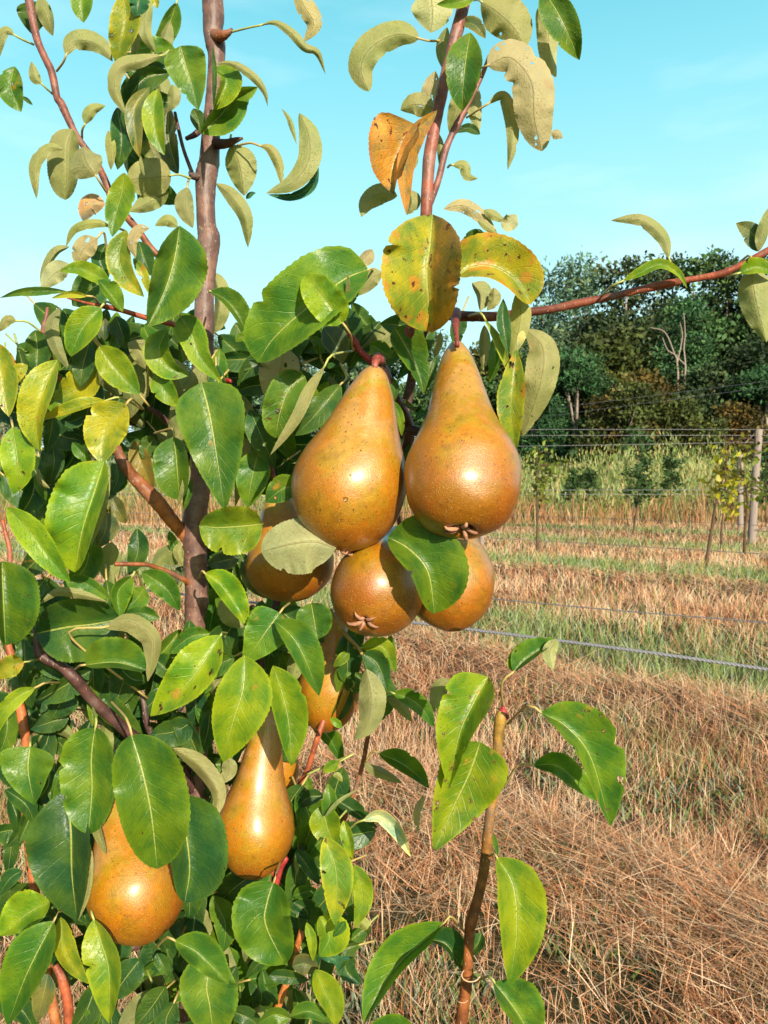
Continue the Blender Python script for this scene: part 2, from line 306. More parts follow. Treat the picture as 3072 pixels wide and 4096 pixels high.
blades('dry_grass', x[blades_d], y[blades_d], L[blades_d], (0.0032 * sc_)[blades_d], rng.uniform(.02, .8, n)[blades_d] ** 1.3, rng.uniform(0, 6.28, n)[blades_d], cidx[blades_d], 'dry straw coloured grass stubble standing in the orchard alley')
blades('green_grass', x[isg], y[isg], L[isg] * 1.0, (0.0042 * sc_)[isg], rng.uniform(.05, .6, n)[isg], rng.uniform(0, 6.28, n)[isg], pick([4, 4, 5, 5, 6], isg.sum()), 'green grass and grey green herbs growing in strips between hay')
# coarse straws close by
x2, y2 = scatter(4500, 1.3, 9); n2 = len(x2)
blades('coarse_straw', x2, y2, rng.uniform(.05, .20, n2), rng.uniform(.0016, .0032, n2), rng.uniform(.02, .75, n2) ** 1.3, rng.uniform(0, 6.28, n2), pick([0, 2, 2, 7, 1], n2), 'coarse pale straws sticking up among the stubble', bend=.05)
x2, y2 = scatter(42000, 1.3, 14); n2 = len(x2); pk = (np.sin(x2 * 3.1 + 1.2 * np.sin(y2 * 2.2)) * np.sin(y2 * 2.9 + x2) > .05); x2, y2 = x2[pk], y2[pk]; n2 = len(x2)
blades('low_herbs', x2, y2, rng.uniform(.03, .09, n2), rng.uniform(.006, .012, n2), rng.uniform(.3, .9, n2), rng.uniform(0, 6.28, n2), pick([4, 6, 4, 6, 5], n2) * .75, 'small grey green herbs growing low between the stubble', cat='herbs')
# laid hay
x, y = scatter(230000, 1.3, 34); s, u, hay, green = bands(x, y); keep = rng.random(len(x)) < (0.10 + 1.2 * hay) * (1 - .6 * green)
x, y, hay = x[keep], y[keep], hay[keep]; n = len(x)
az = math.atan2(ROWD[1], ROWD[0]) + rng.normal(0, .8, n) + np.where(rng.random(n) < .5, math.pi, 0) + .4 * np.sin(x * 2.1)
blades('cut_hay', x, y, rng.uniform(.06, .26, n), 0.0026 * rng.uniform(.6, 1.9, n) * np.clip(y / 5, .7, 2.6), rng.uniform(.9, .999, n), az, pick([0, 1, 1, 0, 2, 3, 1, 7], n), 'mown hay lying flat in long windrows on the ground', z0=gz(x, y) + rng.uniform(.005, .05, n) + .07 * hay * rng.random(n), bend=.1, cat='hay')
# tall weeds band behind the orchard rows
n = 120000; y = rng.uniform(31, 47, n); x = rng.uniform(-34, 34, n)
tall = 2.2 + .45 * np.sin(x * .55) + .35 * np.sin(x * 1.3 + y) + .3 * np.sin(x * 3.1 + 2)
L = tall * rng.uniform(.35, 1.0, n) * np.clip((y - 29) / 8, .5, 1.15); lowc = rng.random(n) < .45
wc = PAL[rng.choice([5, 5, 6, 7, 2, 4], n)] * np.array((.66, .72, .46)); wc[lowc] = PAL[rng.choice([0, 1, 7, 5, 1], lowc.sum())] * np.array((.62, .62, .54)); L[lowc] *= rng.uniform(.25, .6, lowc.sum()); L *= 1.15; y[lowc] = rng.uniform(29, 40, lowc.sum())
blades('tall_weeds', x, y, L, np.where(lowc, .028, .05) * rng.uniform(.6, 1.4, n), rng.uniform(0, .28, n), rng.uniform(0, 6.28, n), wc, 'band of tall pale green and reddish weeds along the foot of the wood', z0=np.zeros(n), bend=.12, cat='weeds')
# plumes of the weeds
n = 60000; y = rng.uniform(31, 46, n); x = rng.uniform(-34, 34, n); tall = 2.2 + .45 * np.sin(x * .55) + .35 * np.sin(x * 1.3 + y) + .3 * np.sin(x * 3.1 + 2)
z = 1.12 * tall * rng.uniform(.35, 1.05, n) * np.clip((y - 29) / 8, .5, 1.15)
blades('weed_plumes', x, y, rng.uniform(.12, .40, n), rng.uniform(.03, .06, n), rng.uniform(.05, .4, n), rng.uniform(0, 6.28, n), PAL[rng.choice([5, 6, 7, 6, 4], n)] * np.array((.74, .78, .50)), 'feathery pale tops of the tall weeds', z0=z, cat='weeds')

# ------------------------------------------------------------------ the wood
kf = M('tree_foliage', 0.6, 0.25); oi = kf.n('ObjectInfo'); at = kf.n('Attribute', attribute_name='tint')
cf = kf.mix(1.0, at.outputs['Color'], oi.outputs['Color'], 'MULTIPLY'); kf.color(cf)
tr = kf.n('BsdfTranslucent'); kf.l(cf, tr.inputs[0]); ms = kf.n('MixShader'); ms.inputs[0].default_value = .15; kf.l(kf.b.outputs[0], ms.inputs[1]); kf.l(tr.outputs[0], ms.inputs[2]); kf.l(ms.outputs[0], kf.out.inputs[0])
MAT_FOL = kf.m
kt = M('tree_bark', 0.8, 0.2); kt.color(kt.mix(kt.noise(3, 4, kt.obj()), (0.14, 0.10, 0.08), (0.40, 0.33, 0.27))); MAT_TBARK = kt.m
def crown_mesh(name, H, Wd, seed, leaf=.26, nclump=300, per=26, feather=False, low=.12):
    r = np.random.default_rng(seed); lobes = []
    for i in range(16):
        a = r.uniform(0, 6.28); hz = r.uniform(low + .08, .93); rad = Wd * (1 - abs(hz - .5) * 1.25) * r.uniform(.25, .62)
        lobes.append((rad * math.cos(a), rad * math.sin(a), hz * H, Wd * r.uniform(.28, .5)))
    cs = []
    for i in range(nclump):
        L = lobes[r.integers(len(lobes))]; d = r.normal(size=3); d /= np.linalg.norm(d); q = L[3] * r.uniform(.55, 1.05)
        cs.append((L[0] + d[0] * q, L[1] + d[1] * q, max(L[2] + d[2] * q * .85, low * H)))
    cs = np.array(cs); n = nclump * per
    c = np.repeat(cs, per, 0) + r.normal(size=(n, 3)) * Wd * np.array((.085, .085, .055)) * (1.25 if feather else 1)
    a = r.normal(size=(n, 3)); a /= np.linalg.norm(a, axis=1)[:, None]; b = np.cross(a, r.normal(size=(n, 3))); b /= np.linalg.norm(b, axis=1)[:, None]
    l = leaf * r.uniform(.5, 1.3, n)[:, None]; wdt = l * (.28 if feather else .55)
    V = np.stack((c - a * l, c + b * wdt, c + a * l, c - b * wdt), 1).reshape(-1, 3)
    shade = np.repeat(r.uniform(.4, 1.6, nclump), per) * r.uniform(.7, 1.3, n)
    yel = np.repeat(r.random(nclump) < .18, per)
    col = np.stack((shade * np.where(yel, 1.5, 1), shade * np.where(yel, 1.15, 1), shade, np.ones(n)), -1)
    F = (np.arange(n)[:, None] * 4 + np.arange(4)).tolist()
    me = bpy.data.meshes.new(name); me.from_pydata(V.tolist(), [], F); me.materials.append(MAT_FOL)
    at_ = me.color_attributes.new('tint', 'FLOAT_COLOR', 'POINT'); at_.data.foreach_set('color', np.repeat(col, 4, 0).astype(np.float32).ravel())
    return me, cs
def trunk_mesh(name, H, Wd, cs, seed, rad=.28):
    r = np.random.default_rng(seed); bb = B()
    V, F = tube([(0, 0, -.2), (.2, 0, H * .25), (-.1, .2, H * .5), (.1, 0, H * .85)], [rad, rad * .75, rad * .5, rad * .12], 7, 10); bb.add(V, F)
    for i in range(9):
        t = cs[r.integers(len(cs))]; z0 = H * r.uniform(.2, .6)
        V, F = tube([(0.05, .05, z0), (t[0] * .45, t[1] * .45, (z0 + t[2]) * .5 + .3), tuple(t)], [rad * .42, rad * .25, .03], 5, 7); bb.add(V, F)
    me = bpy.data.meshes.new(name); me.from_pydata(np.concatenate(bb.V).tolist(), [], bb.F); me.materials.append(MAT_TBARK)
    me.polygons.foreach_set('use_smooth', [True] * len(me.polygons)); return me
PROT = []
for i, (H, Wd, leaf, fe, low) in enumerate(((15, 4.6, .30, False, .10), (17, 4.2, .26, False, .25), (13, 4.4, .34, True, .05), (9, 3.6, .24, False, .02), (12, 3.2, .30, True, .02))):
    cm, cs = crown_mesh('crown', H, Wd, 20 + i, leaf * .62, 520 if i != 3 else 420, 34, fe, low); PROT.append((cm, trunk_mesh('trunk', H, Wd, cs, 50 + i), H))
def wood_tree(px, ytop, d, kind, col, label):
    x = (px - CX) / FPX * d; H = (1960 - ytop) / FPX * d + CAMH; cm, tm, H0 = PROT[kind]; s = H / H0
    t = empty('woodland_tree', (x, d, 0)); tag(t, label, 'tree', 'trees of the wood behind the orchard')
    t.scale = (s * random.uniform(.92, 1.1),) * 2 + (s,); t.rotation_euler = (0, 0, random.uniform(0, 6.28))
    for nm, me in (('crown', cm), ('trunk', tm)):
        o = bpy.data.objects.new(nm, me); Cl.objects.link(o); o.parent = t; o.color = (*col, 1)
    return t
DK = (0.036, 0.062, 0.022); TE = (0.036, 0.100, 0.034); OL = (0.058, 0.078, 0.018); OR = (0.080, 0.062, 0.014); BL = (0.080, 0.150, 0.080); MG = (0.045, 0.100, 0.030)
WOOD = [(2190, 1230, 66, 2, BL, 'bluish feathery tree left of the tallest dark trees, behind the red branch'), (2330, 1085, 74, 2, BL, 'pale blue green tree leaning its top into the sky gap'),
 (2500, 1010, 62, 0, DK, 'tall dark tree with the rounded top left of the two pale forked trunks'), (2640, 1030, 66, 1, DK, 'tall dark tree just above the middle of the red branch'),
 (2760, 1015, 64, 0, MG, 'tall dark tree with bushy top near the hanging sky leaf'), (2900, 1000, 66, 1, DK, 'tall dark tree right of the forked trunks, its top under the red branch'), (3030, 1005, 62, 0, MG, 'tall dark tree behind the leaf at the right edge'),
 (3170, 980, 60, 1, DK, 'tall dark tree just beyond the right edge'), (2130, 1390, 52, 4, TE, 'light green feathery tree right beside the pear leaves'), (2300, 1330, 50, 4, TE, 'light green feathery tree second from the pear leaves'),
 (2420, 1290, 54, 3, OL, 'olive bushy tree between the feathery trees and the orange bush'), (2560, 1440, 47, 3, OR, 'bush with orange leaves in the middle of the wood edge'), (2480, 1500, 46, 3, OL, 'olive bush under the orange leaved bush'),
 (2720, 1180, 52, 1, TE, 'teal green tree crown spreading above the pale forked trunks'), (2850, 1420, 48, 3, DK, 'dark bush right below the forked trunks'), (2960, 1330, 50, 3, DK, 'dark bushy tree left of the teal tree at the edge'),
 (3060, 1400, 46, 4, TE, 'teal feathery tree at the right edge of the wood'), (2760, 1560, 45, 3, OL, 'low olive bush before the forked trunks'), (2900, 1580, 45, 3, OR, 'low rusty bush near the wooden posts'),
 (2050, 1330, 58, 0, MG, 'mid green tree showing between the right pear and its leaves'), (1900, 1330, 60, 3, OL, 'olive tree showing above the right pear'), (1700, 1340, 60, 2, MG, 'green tree behind the gap between the two front pears'),
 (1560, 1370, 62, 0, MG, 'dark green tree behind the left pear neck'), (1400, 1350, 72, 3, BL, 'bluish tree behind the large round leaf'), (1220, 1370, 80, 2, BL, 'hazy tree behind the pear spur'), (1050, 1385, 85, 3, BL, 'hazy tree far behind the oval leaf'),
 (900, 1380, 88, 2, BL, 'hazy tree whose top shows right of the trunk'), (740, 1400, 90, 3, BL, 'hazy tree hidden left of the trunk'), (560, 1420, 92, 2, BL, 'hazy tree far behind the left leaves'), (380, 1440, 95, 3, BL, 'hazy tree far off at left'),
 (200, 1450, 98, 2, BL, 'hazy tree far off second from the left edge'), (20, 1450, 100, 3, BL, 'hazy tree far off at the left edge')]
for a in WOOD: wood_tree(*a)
# the two pale forked bare trunks
kb = M('pale_bark', 0.7, 0.2); kb.color(kb.mix(kb.noise(4, 4, kb.obj()), (0.20, 0.16, 0.13), (0.34, 0.27, 0.23))); MAT_PALE = kb.m
def snag(name, pts, label):
    d = 49.0; base = ground(pts[0][0][0], 1980 + 0)[0:2]; x0 = (pts[0][0][0] - CX) / FPX * d; t = empty(name, (x0, d, 0)); tag(t, label, 'tree', 'bare pale trunks at the wood edge')
    for j, pl in enumerate(pts):
        q = [P(a, b, d) - np.array((x0, d, 0)) for a, b in pl]; r0 = .075 if j == 0 else .045
        if j == 0: q = [np.array((0, 0, 0))] + q
        V, F = tube(q, np.linspace(r0, .022, len(q)), 6, 12); mesh_obj('trunk' if j == 0 else 'limb', V, F, MAT_PALE, t)
snag('bare_tree', [[(2712, 1525), (2710, 1450), (2700, 1420), (2670, 1400), (2650, 1350)], [(2710, 1450), (2722, 1390), (2730, 1340), (2720, 1290)], [(2700, 1420), (2660, 1330), (2600, 1310)]], 'pale bare trunk forking low, left of its neighbour in the dark wood')
snag('bare_tree', [[(2739, 1530), (2742, 1460), (2735, 1390), (2741, 1340), (2735, 1250)], [(2742, 1460), (2720, 1440), (2705, 1420)]], 'thin straight pale trunk standing right of the forked one')

# ------------------------------------------------------------------ trellis posts and wires, young orchard trees
kp = M('weathered_wood', 0.85, 0.15); mp = kp.n('Mapping'); kp.l(kp.obj(), mp.inputs[0]); mp.inputs[3].default_value = (18, 18, 1.2)
nzp = kp.noise(2.5, 6, mp.outputs[0]); kp.color(kp.mix(nzp, (0.13, 0.10, 0.085), (0.40, 0.33, 0.29))); kp.l(kp.bump(nzp, .02), kp.b.inputs['Normal']); MAT_POST = kp.m
kw = M('galvanised_wire', 0.45, 0.5); kw.b.inputs['Metallic'].default_value = 0.35; kw.color(kw.mix(kw.noise(150, 3, kw.obj()), (0.10, 0.095, 0.10), (0.27, 0.27, 0.29))); MAT_WIRE = kw.m
def post(px, ybase, ytop, wpx, lean, label):
    x, y = ground(px, ybase); H = (ybase - ytop) * y / FPX; r = wpx * .5 * y / FPX; t = [(0, 0, -.1), (lean * .33, 0, H * .33), (lean * .66, 0.01, H * .66), (lean, 0, H)]
    V, F = tube(t, [r * 1.1, r, r * .97, r * .92], 12, 14, noise=.10); o = mesh_obj('wooden_post', V, F, MAT_POST); o.location = (x, y, 0); tag(o, label, 'post', 'wooden trellis posts')
post(3005, 2178, 1718, 31, .15, 'thick grey wooden post at the right edge, nearer of the two'); post(2962, 2118, 1817, 22, -.04, 'shorter pale wooden post just left of the thick one')
post(1925, 2500, 2120, 16, .0, 'thin dark stake behind the lowest right pear')
kc = M('steel_cable', 0.5, 0.5); kc.color(kc.mix(kc.noise(400, 3, kc.obj()), (0.13, 0.13, 0.14), (0.28, 0.28, 0.31))); MAT_CABLE = kc.m
def wire(pts, th, label, sag=0.0, name='trellis_wire', twist=False):
    q = spline([P(a, b, c) for a, b, c in pts], 60)
    if twist:
        bb = B(); q = spline(q, 2200); ph = np.linspace(0, 1100, len(q)); t = q[-1] - q[0]; t /= np.linalg.norm(t); a = np.cross(t, (0, 0, 1)); b = np.cross(t, a)
        for k_ in range(3):
            off = th * .30 * (np.cos(ph + k_ * 2.094)[:, None] * a + np.sin(ph + k_ * 2.094)[:, None] * b); V, F = tube(q + off, [th * .34] * len(q), 5); bb.add(V, F)
        o = bb.obj(name, MAT_CABLE)
    else:
        V, F = tube(q, [th * .5] * len(q), 5); o = mesh_obj(name, V, F, MAT_WIRE)
    tag(o, label, 'wire', 'trellis wires')
wire([(-700, 2225, 2.9), (90, 2312, 1.95), (700, 2373, 1.60), (1890, 2519, 1.25), (2500, 2597, 1.13), (3072, 2678, 1.05), (3600, 2760, .98)], .0042, 'thick twisted grey cable passing just behind the hanging pears', twist=True)
wire([(-400, 2160, 9), (350, 2232, 5.6), (2000, 2398, 3.5), (3072, 2491, 2.9), (3500, 2530, 2.7)], .0050, 'dark thin wire crossing the dry grass above the thick cable')
wire([(-400, 2020, 40), (2000, 2154, 11.2), (3072, 2226, 8.1), (3500, 2255, 7.4)], .008, 'dark wire running past the foot of the leaning young tree')
wire([(-400, 1990, 60), (2000, 2060, 21), (3072, 2127, 13), (3500, 2155, 12)], .010, 'dark wire low in front of the post bases')
wire([(300, 1722, 20), (2100, 1718, 18.6), (3072, 1718, 18.4), (3500, 1716, 18.3)], .010, 'topmost pale wire against the dark wood')
wire([(300, 1744, 20), (2100, 1742, 18.6), (3500, 1741, 18.3)], .010, 'second pale wire just under the topmost one')
wire([(300, 1800, 20), (2050, 1785, 18.6), (3072, 1768, 18.4), (3500, 1764, 18.3)], .010, 'pale wire grazing the tops of the tall weeds')
wire([(300, 1955, 20), (2100, 1960, 18.6), (3500, 1958, 18.3)], .009, 'thin wire across the middle of the weeds, upper of the close pair')
wire([(300, 1974, 20), (2100, 1977, 18.6), (3500, 1978, 18.3)], .009, 'thin wire across the middle of the weeds, lower of the close pair')
wire([(2200, 1640, 13), (2380, 1612, 12), (3072, 1524, 9.9), (3400, 1480, 9.2)], .006, 'faint wire rising across the dark wood, upper one')
wire([(2200, 1665, 13), (2380, 1640, 12), (3072, 1548, 9.9), (3400, 1505, 9.2)], .006, 'faint wire rising across the dark wood, lower one')
wire([(-300, 2040, 12), (480, 2052, 9), (760, 2062, 8.2), (1200, 2080, 7.2)], .006, 'thin wire seen left of the trunk above the orange hay, upper'); wire([(-300, 1965, 12), (480, 1978, 9), (760, 1984, 8.2), (1200, 1990, 7.2)], .006, 'thin wire seen left of the trunk through the leaves')
kl = tint_material('young_tree_leaf', .5, .3, .2, .2, 4)
kk = M('young_bark', 0.8, 0.2); kk.color(kk.mix(kk.noise(9, 4, kk.obj()), (0.05, 0.03, 0.02), (0.15, 0.09, 0.05))); MAT_DKB = kk.m
def young_tree(px, ybase, pts, ytop, crown, col, label, dens=240, fruit=0, wmul=1.0):
    x, y = ground(px, ybase); t = empty('young_fruit_tree', (x, y, 0)); tag(t, label, 'young tree', 'young fruit trees along the wires'); o0 = np.array((x, y, 0)); s = y / FPX
    q = [np.array((0, 0, -.05))] + [P(a, b, y) - o0 for a, b in pts]
    V, F = tube(q, np.linspace(.030, .008, len(q)), 6, 14, noise=.2); mesh_obj('trunk', V, F, MAT_DKB, t)
    bb = B(); r = random
    cx0, cy0, cx1, cy1 = crown; top = P(pts[-1][0], pts[-1][1], y) - o0
    nb = 14; tips = []
    lb = B()
    for i in range(nb):
        a, b = r.uniform(cx0, cx1), r.uniform(cy0, cy1); e = P(a, b, y) - o0 + np.array((0, r.uniform(-.35, .35), 0)); f = min(max((b - cy0) / (cy1 - cy0 + 1), 0), 1)
        j = q[-1] * (1 - f) + q[max(len(q) // 2, 1)] * f; V, F = tube([j, (j + e) / 2 + np.array((0, 0, .05)), e], [.012, .008, .004], 4, 5); lb.add(V, F); tips += [j * (1 - k_) + e * k_ for k_ in (.3, .6, .85, 1)]
    lb.obj('branch', MAT_DKB, t)
    for i in range(int(dens * 1.7)):
        c = tips[r.randrange(len(tips))] + np.array([r.gauss(0, .09) for _ in range(3)]); a = Vector([r.gauss(0, 1) for _ in range(3)]).normalized(); b = a.cross(Vector((r.random(), r.random(), r.random() + .1))).normalized()
        l = r.uniform(.045, .10) * wmul; wv = l * .55; a = np.array(a); b = np.array(b); k_ = r.uniform(.6, 1.3)
        bb.add([c - a * l, c - a * l * .2 + b * wv, c + a * l, c - a * l * .2 - b * wv], [(0, 1, 2, 3)], (col[0] * k_, col[1] * k_, col[2] * k_, 1))
    bb.obj('crown', kl, t, smooth=False)
YEL = (0.36, 0.33, 0.02); GY = (0.17, 0.21, 0.03); GN = (0.055, 0.11, 0.035)
young_tree(2818, 2275, [(2840, 2160), (2856, 2062), (2870, 1990), (2900, 1880), (2920, 1760)], 1750, (2770, 1830, 2985, 2050), YEL, 'leaning young tree with bright yellow leaves by the posts', 75, wmul=.85)
young_tree(2885, 2195, [(2886, 2120), (2893, 2040), (2900, 1950), (2905, 1760)], 1740, (2830, 1720, 3000, 1990), GY, 'young tree with yellow green leaves behind the leaning yellow one', 85, wmul=.8)
young_tree(2148, 2215, [(2150, 2120), (2150, 2020), (2145, 1920), (2150, 1800)], 1790, (2070, 1800, 2240, 2010), GY, 'young tree with yellowish leaves nearest the right pear', 120, wmul=.85)
young_tree(2530, 2145, [(2545, 2050), (2555, 1980), (2555, 1850), (2553, 1700)], 1670, (2490, 1740, 2620, 2020), GN, 'tall dark green young tree bearing fruit at the centre of the weeds', 420)
young_tree(2352, 2090, [(2353, 2020), (2352, 1950), (2350, 1900)], 1860, (2315, 1880, 2390, 2010), GN, 'small dark green young tree left of the tall fruiting one', 220, wmul=1.2)
young_tree(2290, 2100, [(2290, 2020), (2288, 1950), (2285, 1830)], 1800, (2260, 1800, 2320, 2000), GN, 'slim dark green young tree second from the yellowish one', 200, wmul=1.2)
young_tree(2680, 2090, [(2682, 2020), (2684, 1950), (2685, 1830)], 1800, (2650, 1810, 2725, 2000), GN, 'slim dark green young tree right of the fruiting one', 240, wmul=1.2)
young_tree(3062, 2100, [(3064, 2020), (3066, 1950), (3062, 1800)], 1780, (3040, 1790, 3110, 2020), GN, 'dark green young tree at the right edge beyond the post', 240, wmul=1.2)
young_tree(2975, 2240, [(2980, 2120), (2990, 1990), (2960, 1850), (2955, 1750)], 1760, (2900, 1760, 3072, 1990), GY, 'bushy young tree with yellow green leaves between the posts', 80, wmul=.8)

# ================================================================== the pear tree
LEAFX = 0
TREE0 = P(790, 4300, .62); TREE0[2] = 0.0
tree = empty('pear_tree', TREE0.tolist()); tag(tree, 'young pear tree with leafy shoots and hanging golden brown fruit, close in front', 'pear tree')
TR = {'trunk': (0.150, 0.082, 0.062), 'red': (0.30, 0.075, 0.03), 'pur': (0.20, 0.078, 0.058), 'dk': (0.075, 0.035, 0.03), 'org': (0.42, 0.14, 0.03), 'brn': (0.22, 0.07, 0.02), 'yg': (0.30, 0.19, 0.03), 'rd2': (0.32, 0.03, 0.03), 'pink': (0.50, 0.18, 0.13)}
def twig(name, pts, tint, label=None, tint2=None, sides=12, swell=0.03):
    """pts: (px, py, depth cm, radius px)"""
    q = spline([(*P(a, b, c / 100.), r_ * c / 100. / FPX) for a, b, c, r_ in pts], max(10, len(pts) * 9))
    r = np.abs(q[:, 3]) * (1 + swell * np.sin(np.arange(len(q)) * 1.3) * rng.random(len(q)))
    V, F = tube(q[:, :3], r, sides, noise=.05)
    a = np.array(TR[tint]); b = np.array(TR[tint2 or tint]); tt = np.repeat(np.linspace(0, 1, len(q)) ** (3 if name == 'shoot' else 1), sides)[:, None]
    T = np.concatenate((a * (1 - tt) + b * tt, np.ones((len(tt), 1))), 1)
    o = mesh_obj(name, V - TREE0, F, MAT_BARK, tree, tint=T)
    if label: o['label'] = label
    return o
twig('trunk', [(846, -60, 60, 42), (850, 0, 60, 42), (854, 70, 60, 42), (852, 130, 60, 38), (862, 180, 60, 39), (866, 240, 60, 33), (856, 400, 60, 34), (842, 555, 60, 37), (838, 640, 60, 40), (826, 700, 60, 43), (822, 790, 60, 38), (826, 900, 60, 38), (836, 958, 60, 45), (828, 1040, 60, 41), (818, 1170, 60, 38), (816, 1310, 60, 39), (812, 1500, 60, 40), (806, 1750, 60, 42), (800, 1934, 60, 43), (785, 2030, 60, 46), (776, 2120, 60, 50), (781, 2200, 60, 46), (785, 2300, 60, 46), (786, 2378, 60, 44), (786, 2402, 60, 48), (786, 2418, 60, 48), (783, 2440, 60, 43), (780, 2520, 60, 41), (785, 2800, 60.5, 42), (790, 3200, 61, 44), (780, 3600, 61, 48), (770, 4000, 61, 50), (770, 4400, 62, 54), (770, 5200, 62, 56), (775, 8300, 64, 62)], 'trunk', sides=20, swell=.015)
twig('branch', [(752, 2150, 60, 30), (723, 2123, 59.5, 26), (690, 2085, 59, 27), (640, 2020, 58.5, 30), (590, 1965, 58, 29), (540, 1915, 58, 25), (505, 1870, 57.5, 22), (480, 1822, 57.5, 20), (440, 1740, 58, 18), (400, 1650, 59, 14)], 'org', tint2='dk', swell=.07)
twig('branch', [(770, 1870, 61, 12), (714, 1745, 60.5, 13), (665, 1685, 60, 12), (627, 1651, 59.5, 11), (590, 1632, 59, 8)], 'dk')
twig('branch', [(770, 2345, 60, 12), (738, 2320, 59, 11), (675, 2288, 58, 10), (620, 2268, 57.5, 9.5), (579, 2258, 57, 9), (458, 2256, 56, 9.5)], 'brn', 'cut off brown twig stub')
twig('branch', [(100, -60, 58, 17), (116, 0, 58, 17), (145, 145, 58, 15), (172, 215, 58, 14), (207, 290, 58, 15), (228, 390, 58, 14), (245, 415, 58, 16), (299, 530, 58, 13), (338, 588, 58, 13), (390, 660, 58.5, 14), (430, 745, 59, 14), (450, 800, 59, 14), (520, 883, 59, 15), (560, 930, 59, 13), (610, 1000, 59.5, 14), (700, 1080, 60, 15), (790, 1180, 60.5, 18)], 'pur', tint2='brn')
twig('branch', [(790, 1345, 60, 14), (700, 1300, 58, 12), (588, 1272, 56, 11), (482, 1240, 55, 10), (420, 1226, 55, 11), (386, 1221, 54, 9), (330, 1208, 54, 5), (270, 1192, 53, 3.5)], 'red')
twig('branch', [(260, 1560, 60, 8), (200, 1420, 58, 8), (172, 1330, 57, 9), (186, 1265, 57, 8), (190, 1230, 57, 6)], 'pur')
twig('branch', [(790, 3180, 61, 26), (700, 3060, 59, 25), (560, 2968, 57, 24), (458, 2880, 56, 24), (366, 2794, 55, 22), (299, 2712, 54, 24), (241, 2664, 54, 19), (190, 2640, 54, 19), (154, 2606, 54, 20), (150, 2560, 54, 13), (138, 2512, 54, 6)], 'dk')
twig('branch', [(640, 3010, 58, 12), (590, 2900, 57, 13), (575, 2810, 57, 10), (560, 2775, 57, 6)], 'dk')
twig('branch', [(240, 4200, 58, 20), (130, 3500, 59, 18), (100, 3200, 59, 18), (105, 2990, 59, 18), (90, 2880, 59, 19), (70, 2770, 59, 18), (50, 2640, 59, 16), (30, 2560, 59, 14), (18, 2370, 59, 12), (34, 2290, 59, 11), (40, 2210, 59, 10), (22, 2130, 59, 8), (10, 2080, 59, 6)], 'org', tint2='red')
twig('branch', [(275, 4300, 56, 21), (275, 4080, 56, 20), (268, 3990, 56, 19), (245, 3910, 56, 17), (220, 3860, 56, 12)], 'red')
twig('branch', [(1870, -60, 55, 24), (1855, 18, 55, 24), (1832, 110, 55, 26), (1815, 170, 55, 24), (1785, 300, 55, 25), (1770, 362, 55, 24), (1745, 480, 55, 23), (1722, 600, 55, 26), (1712, 700, 55, 25), (1704, 868, 55, 24), (1700, 960, 56, 23), (1720, 1150, 57.5, 22), (1760, 1255, 58, 22)], 'pur', tint2='red')
twig('branch', [(1706, 850, 55.4, 13), (1730, 785, 55.2, 14), (1755, 715, 55, 13), (1782, 603, 55, 14), (1805, 545, 55, 13), (1824, 508, 55, 16), (1860, 440, 55, 11), (1903, 355, 55, 10), (1935, 285, 55, 9), (1957, 223, 55, 7)], 'pur')
twig('branch', [(1600, 1750, 63, 22), (1640, 1550, 62, 20), (1690, 1330, 60, 21), (1760, 1262, 58, 22), (1830, 1264, 57, 21), (1900, 1266, 56, 20), (1975, 1266, 56, 19), (2050, 1258, 55.5, 18), (2116, 1249, 55, 17), (2220, 1234, 54.5, 16), (2324, 1211, 54, 17), (2430, 1190, 53.5, 14), (2536, 1165, 53, 15), (2640, 1142, 52.5, 17), (2712, 1127, 52, 14), (2800, 1112, 51.5, 13), (2889, 1094, 51, 15), (2980, 1052, 50.5, 12), (3072, 1003, 50, 15), (3250, 900, 49, 12)], 'dk', tint2='red')
bpy.context.view_layer.update()
# spurs behind the fruit
twig('spur', [(800, 2200, 61, 24), (1100, 2080, 62, 24), (1300, 2000, 63, 23), (1500, 1900, 63, 22), (1620, 1800, 62, 22), (1630, 1700, 60, 25), (1585, 1600, 57, 22), (1540, 1500, 54.5, 24), (1516, 1452, 53.5, 24)], 'dk')
twig('spur', [(1620, 1715, 60, 22), (1680, 1730, 59, 20), (1720, 1770, 58, 14)], 'dk')
twig('spur', [(1540, 1500, 54.5, 15), (1480, 1440, 54, 14), (1440, 1405, 54, 13), (1415, 1360, 54, 14), (1392, 1335, 54, 8)], 'rd2')
twig('spur', [(1180, 2010, 63, 22), (1120, 2350, 62, 18), (1060, 2600, 61, 20), (1010, 2760, 60, 18)], 'dk')
twig('spur', [(880, 1500, 60, 8), (900, 1520, 58, 12), (925, 1525, 57, 7)], 'rd2')
twig('spur', [(845, 135, 60, 22), (880, 145, 59, 22), (915, 130, 58.5, 12), (928, 115, 58.5, 5)], 'brn')
twig('spur', [(840, 575, 60, 22), (900, 575, 59, 18), (945, 560, 58.5, 11), (972, 553, 58.5, 4)], 'dk')
twig('spur', [(820, 705, 60, 16), (775, 705, 59, 14), (760, 690, 58.5, 8)], 'dk')
twig('spur', [(700, 450, 60, 6), (715, 520, 59.5, 7), (735, 600, 59, 7), (768, 690, 59, 8)], 'dk')
twig('spur', [(845, 460, 60.5, 16), (790, 530, 60, 13), (745, 555, 59.5, 8)], 'dk')
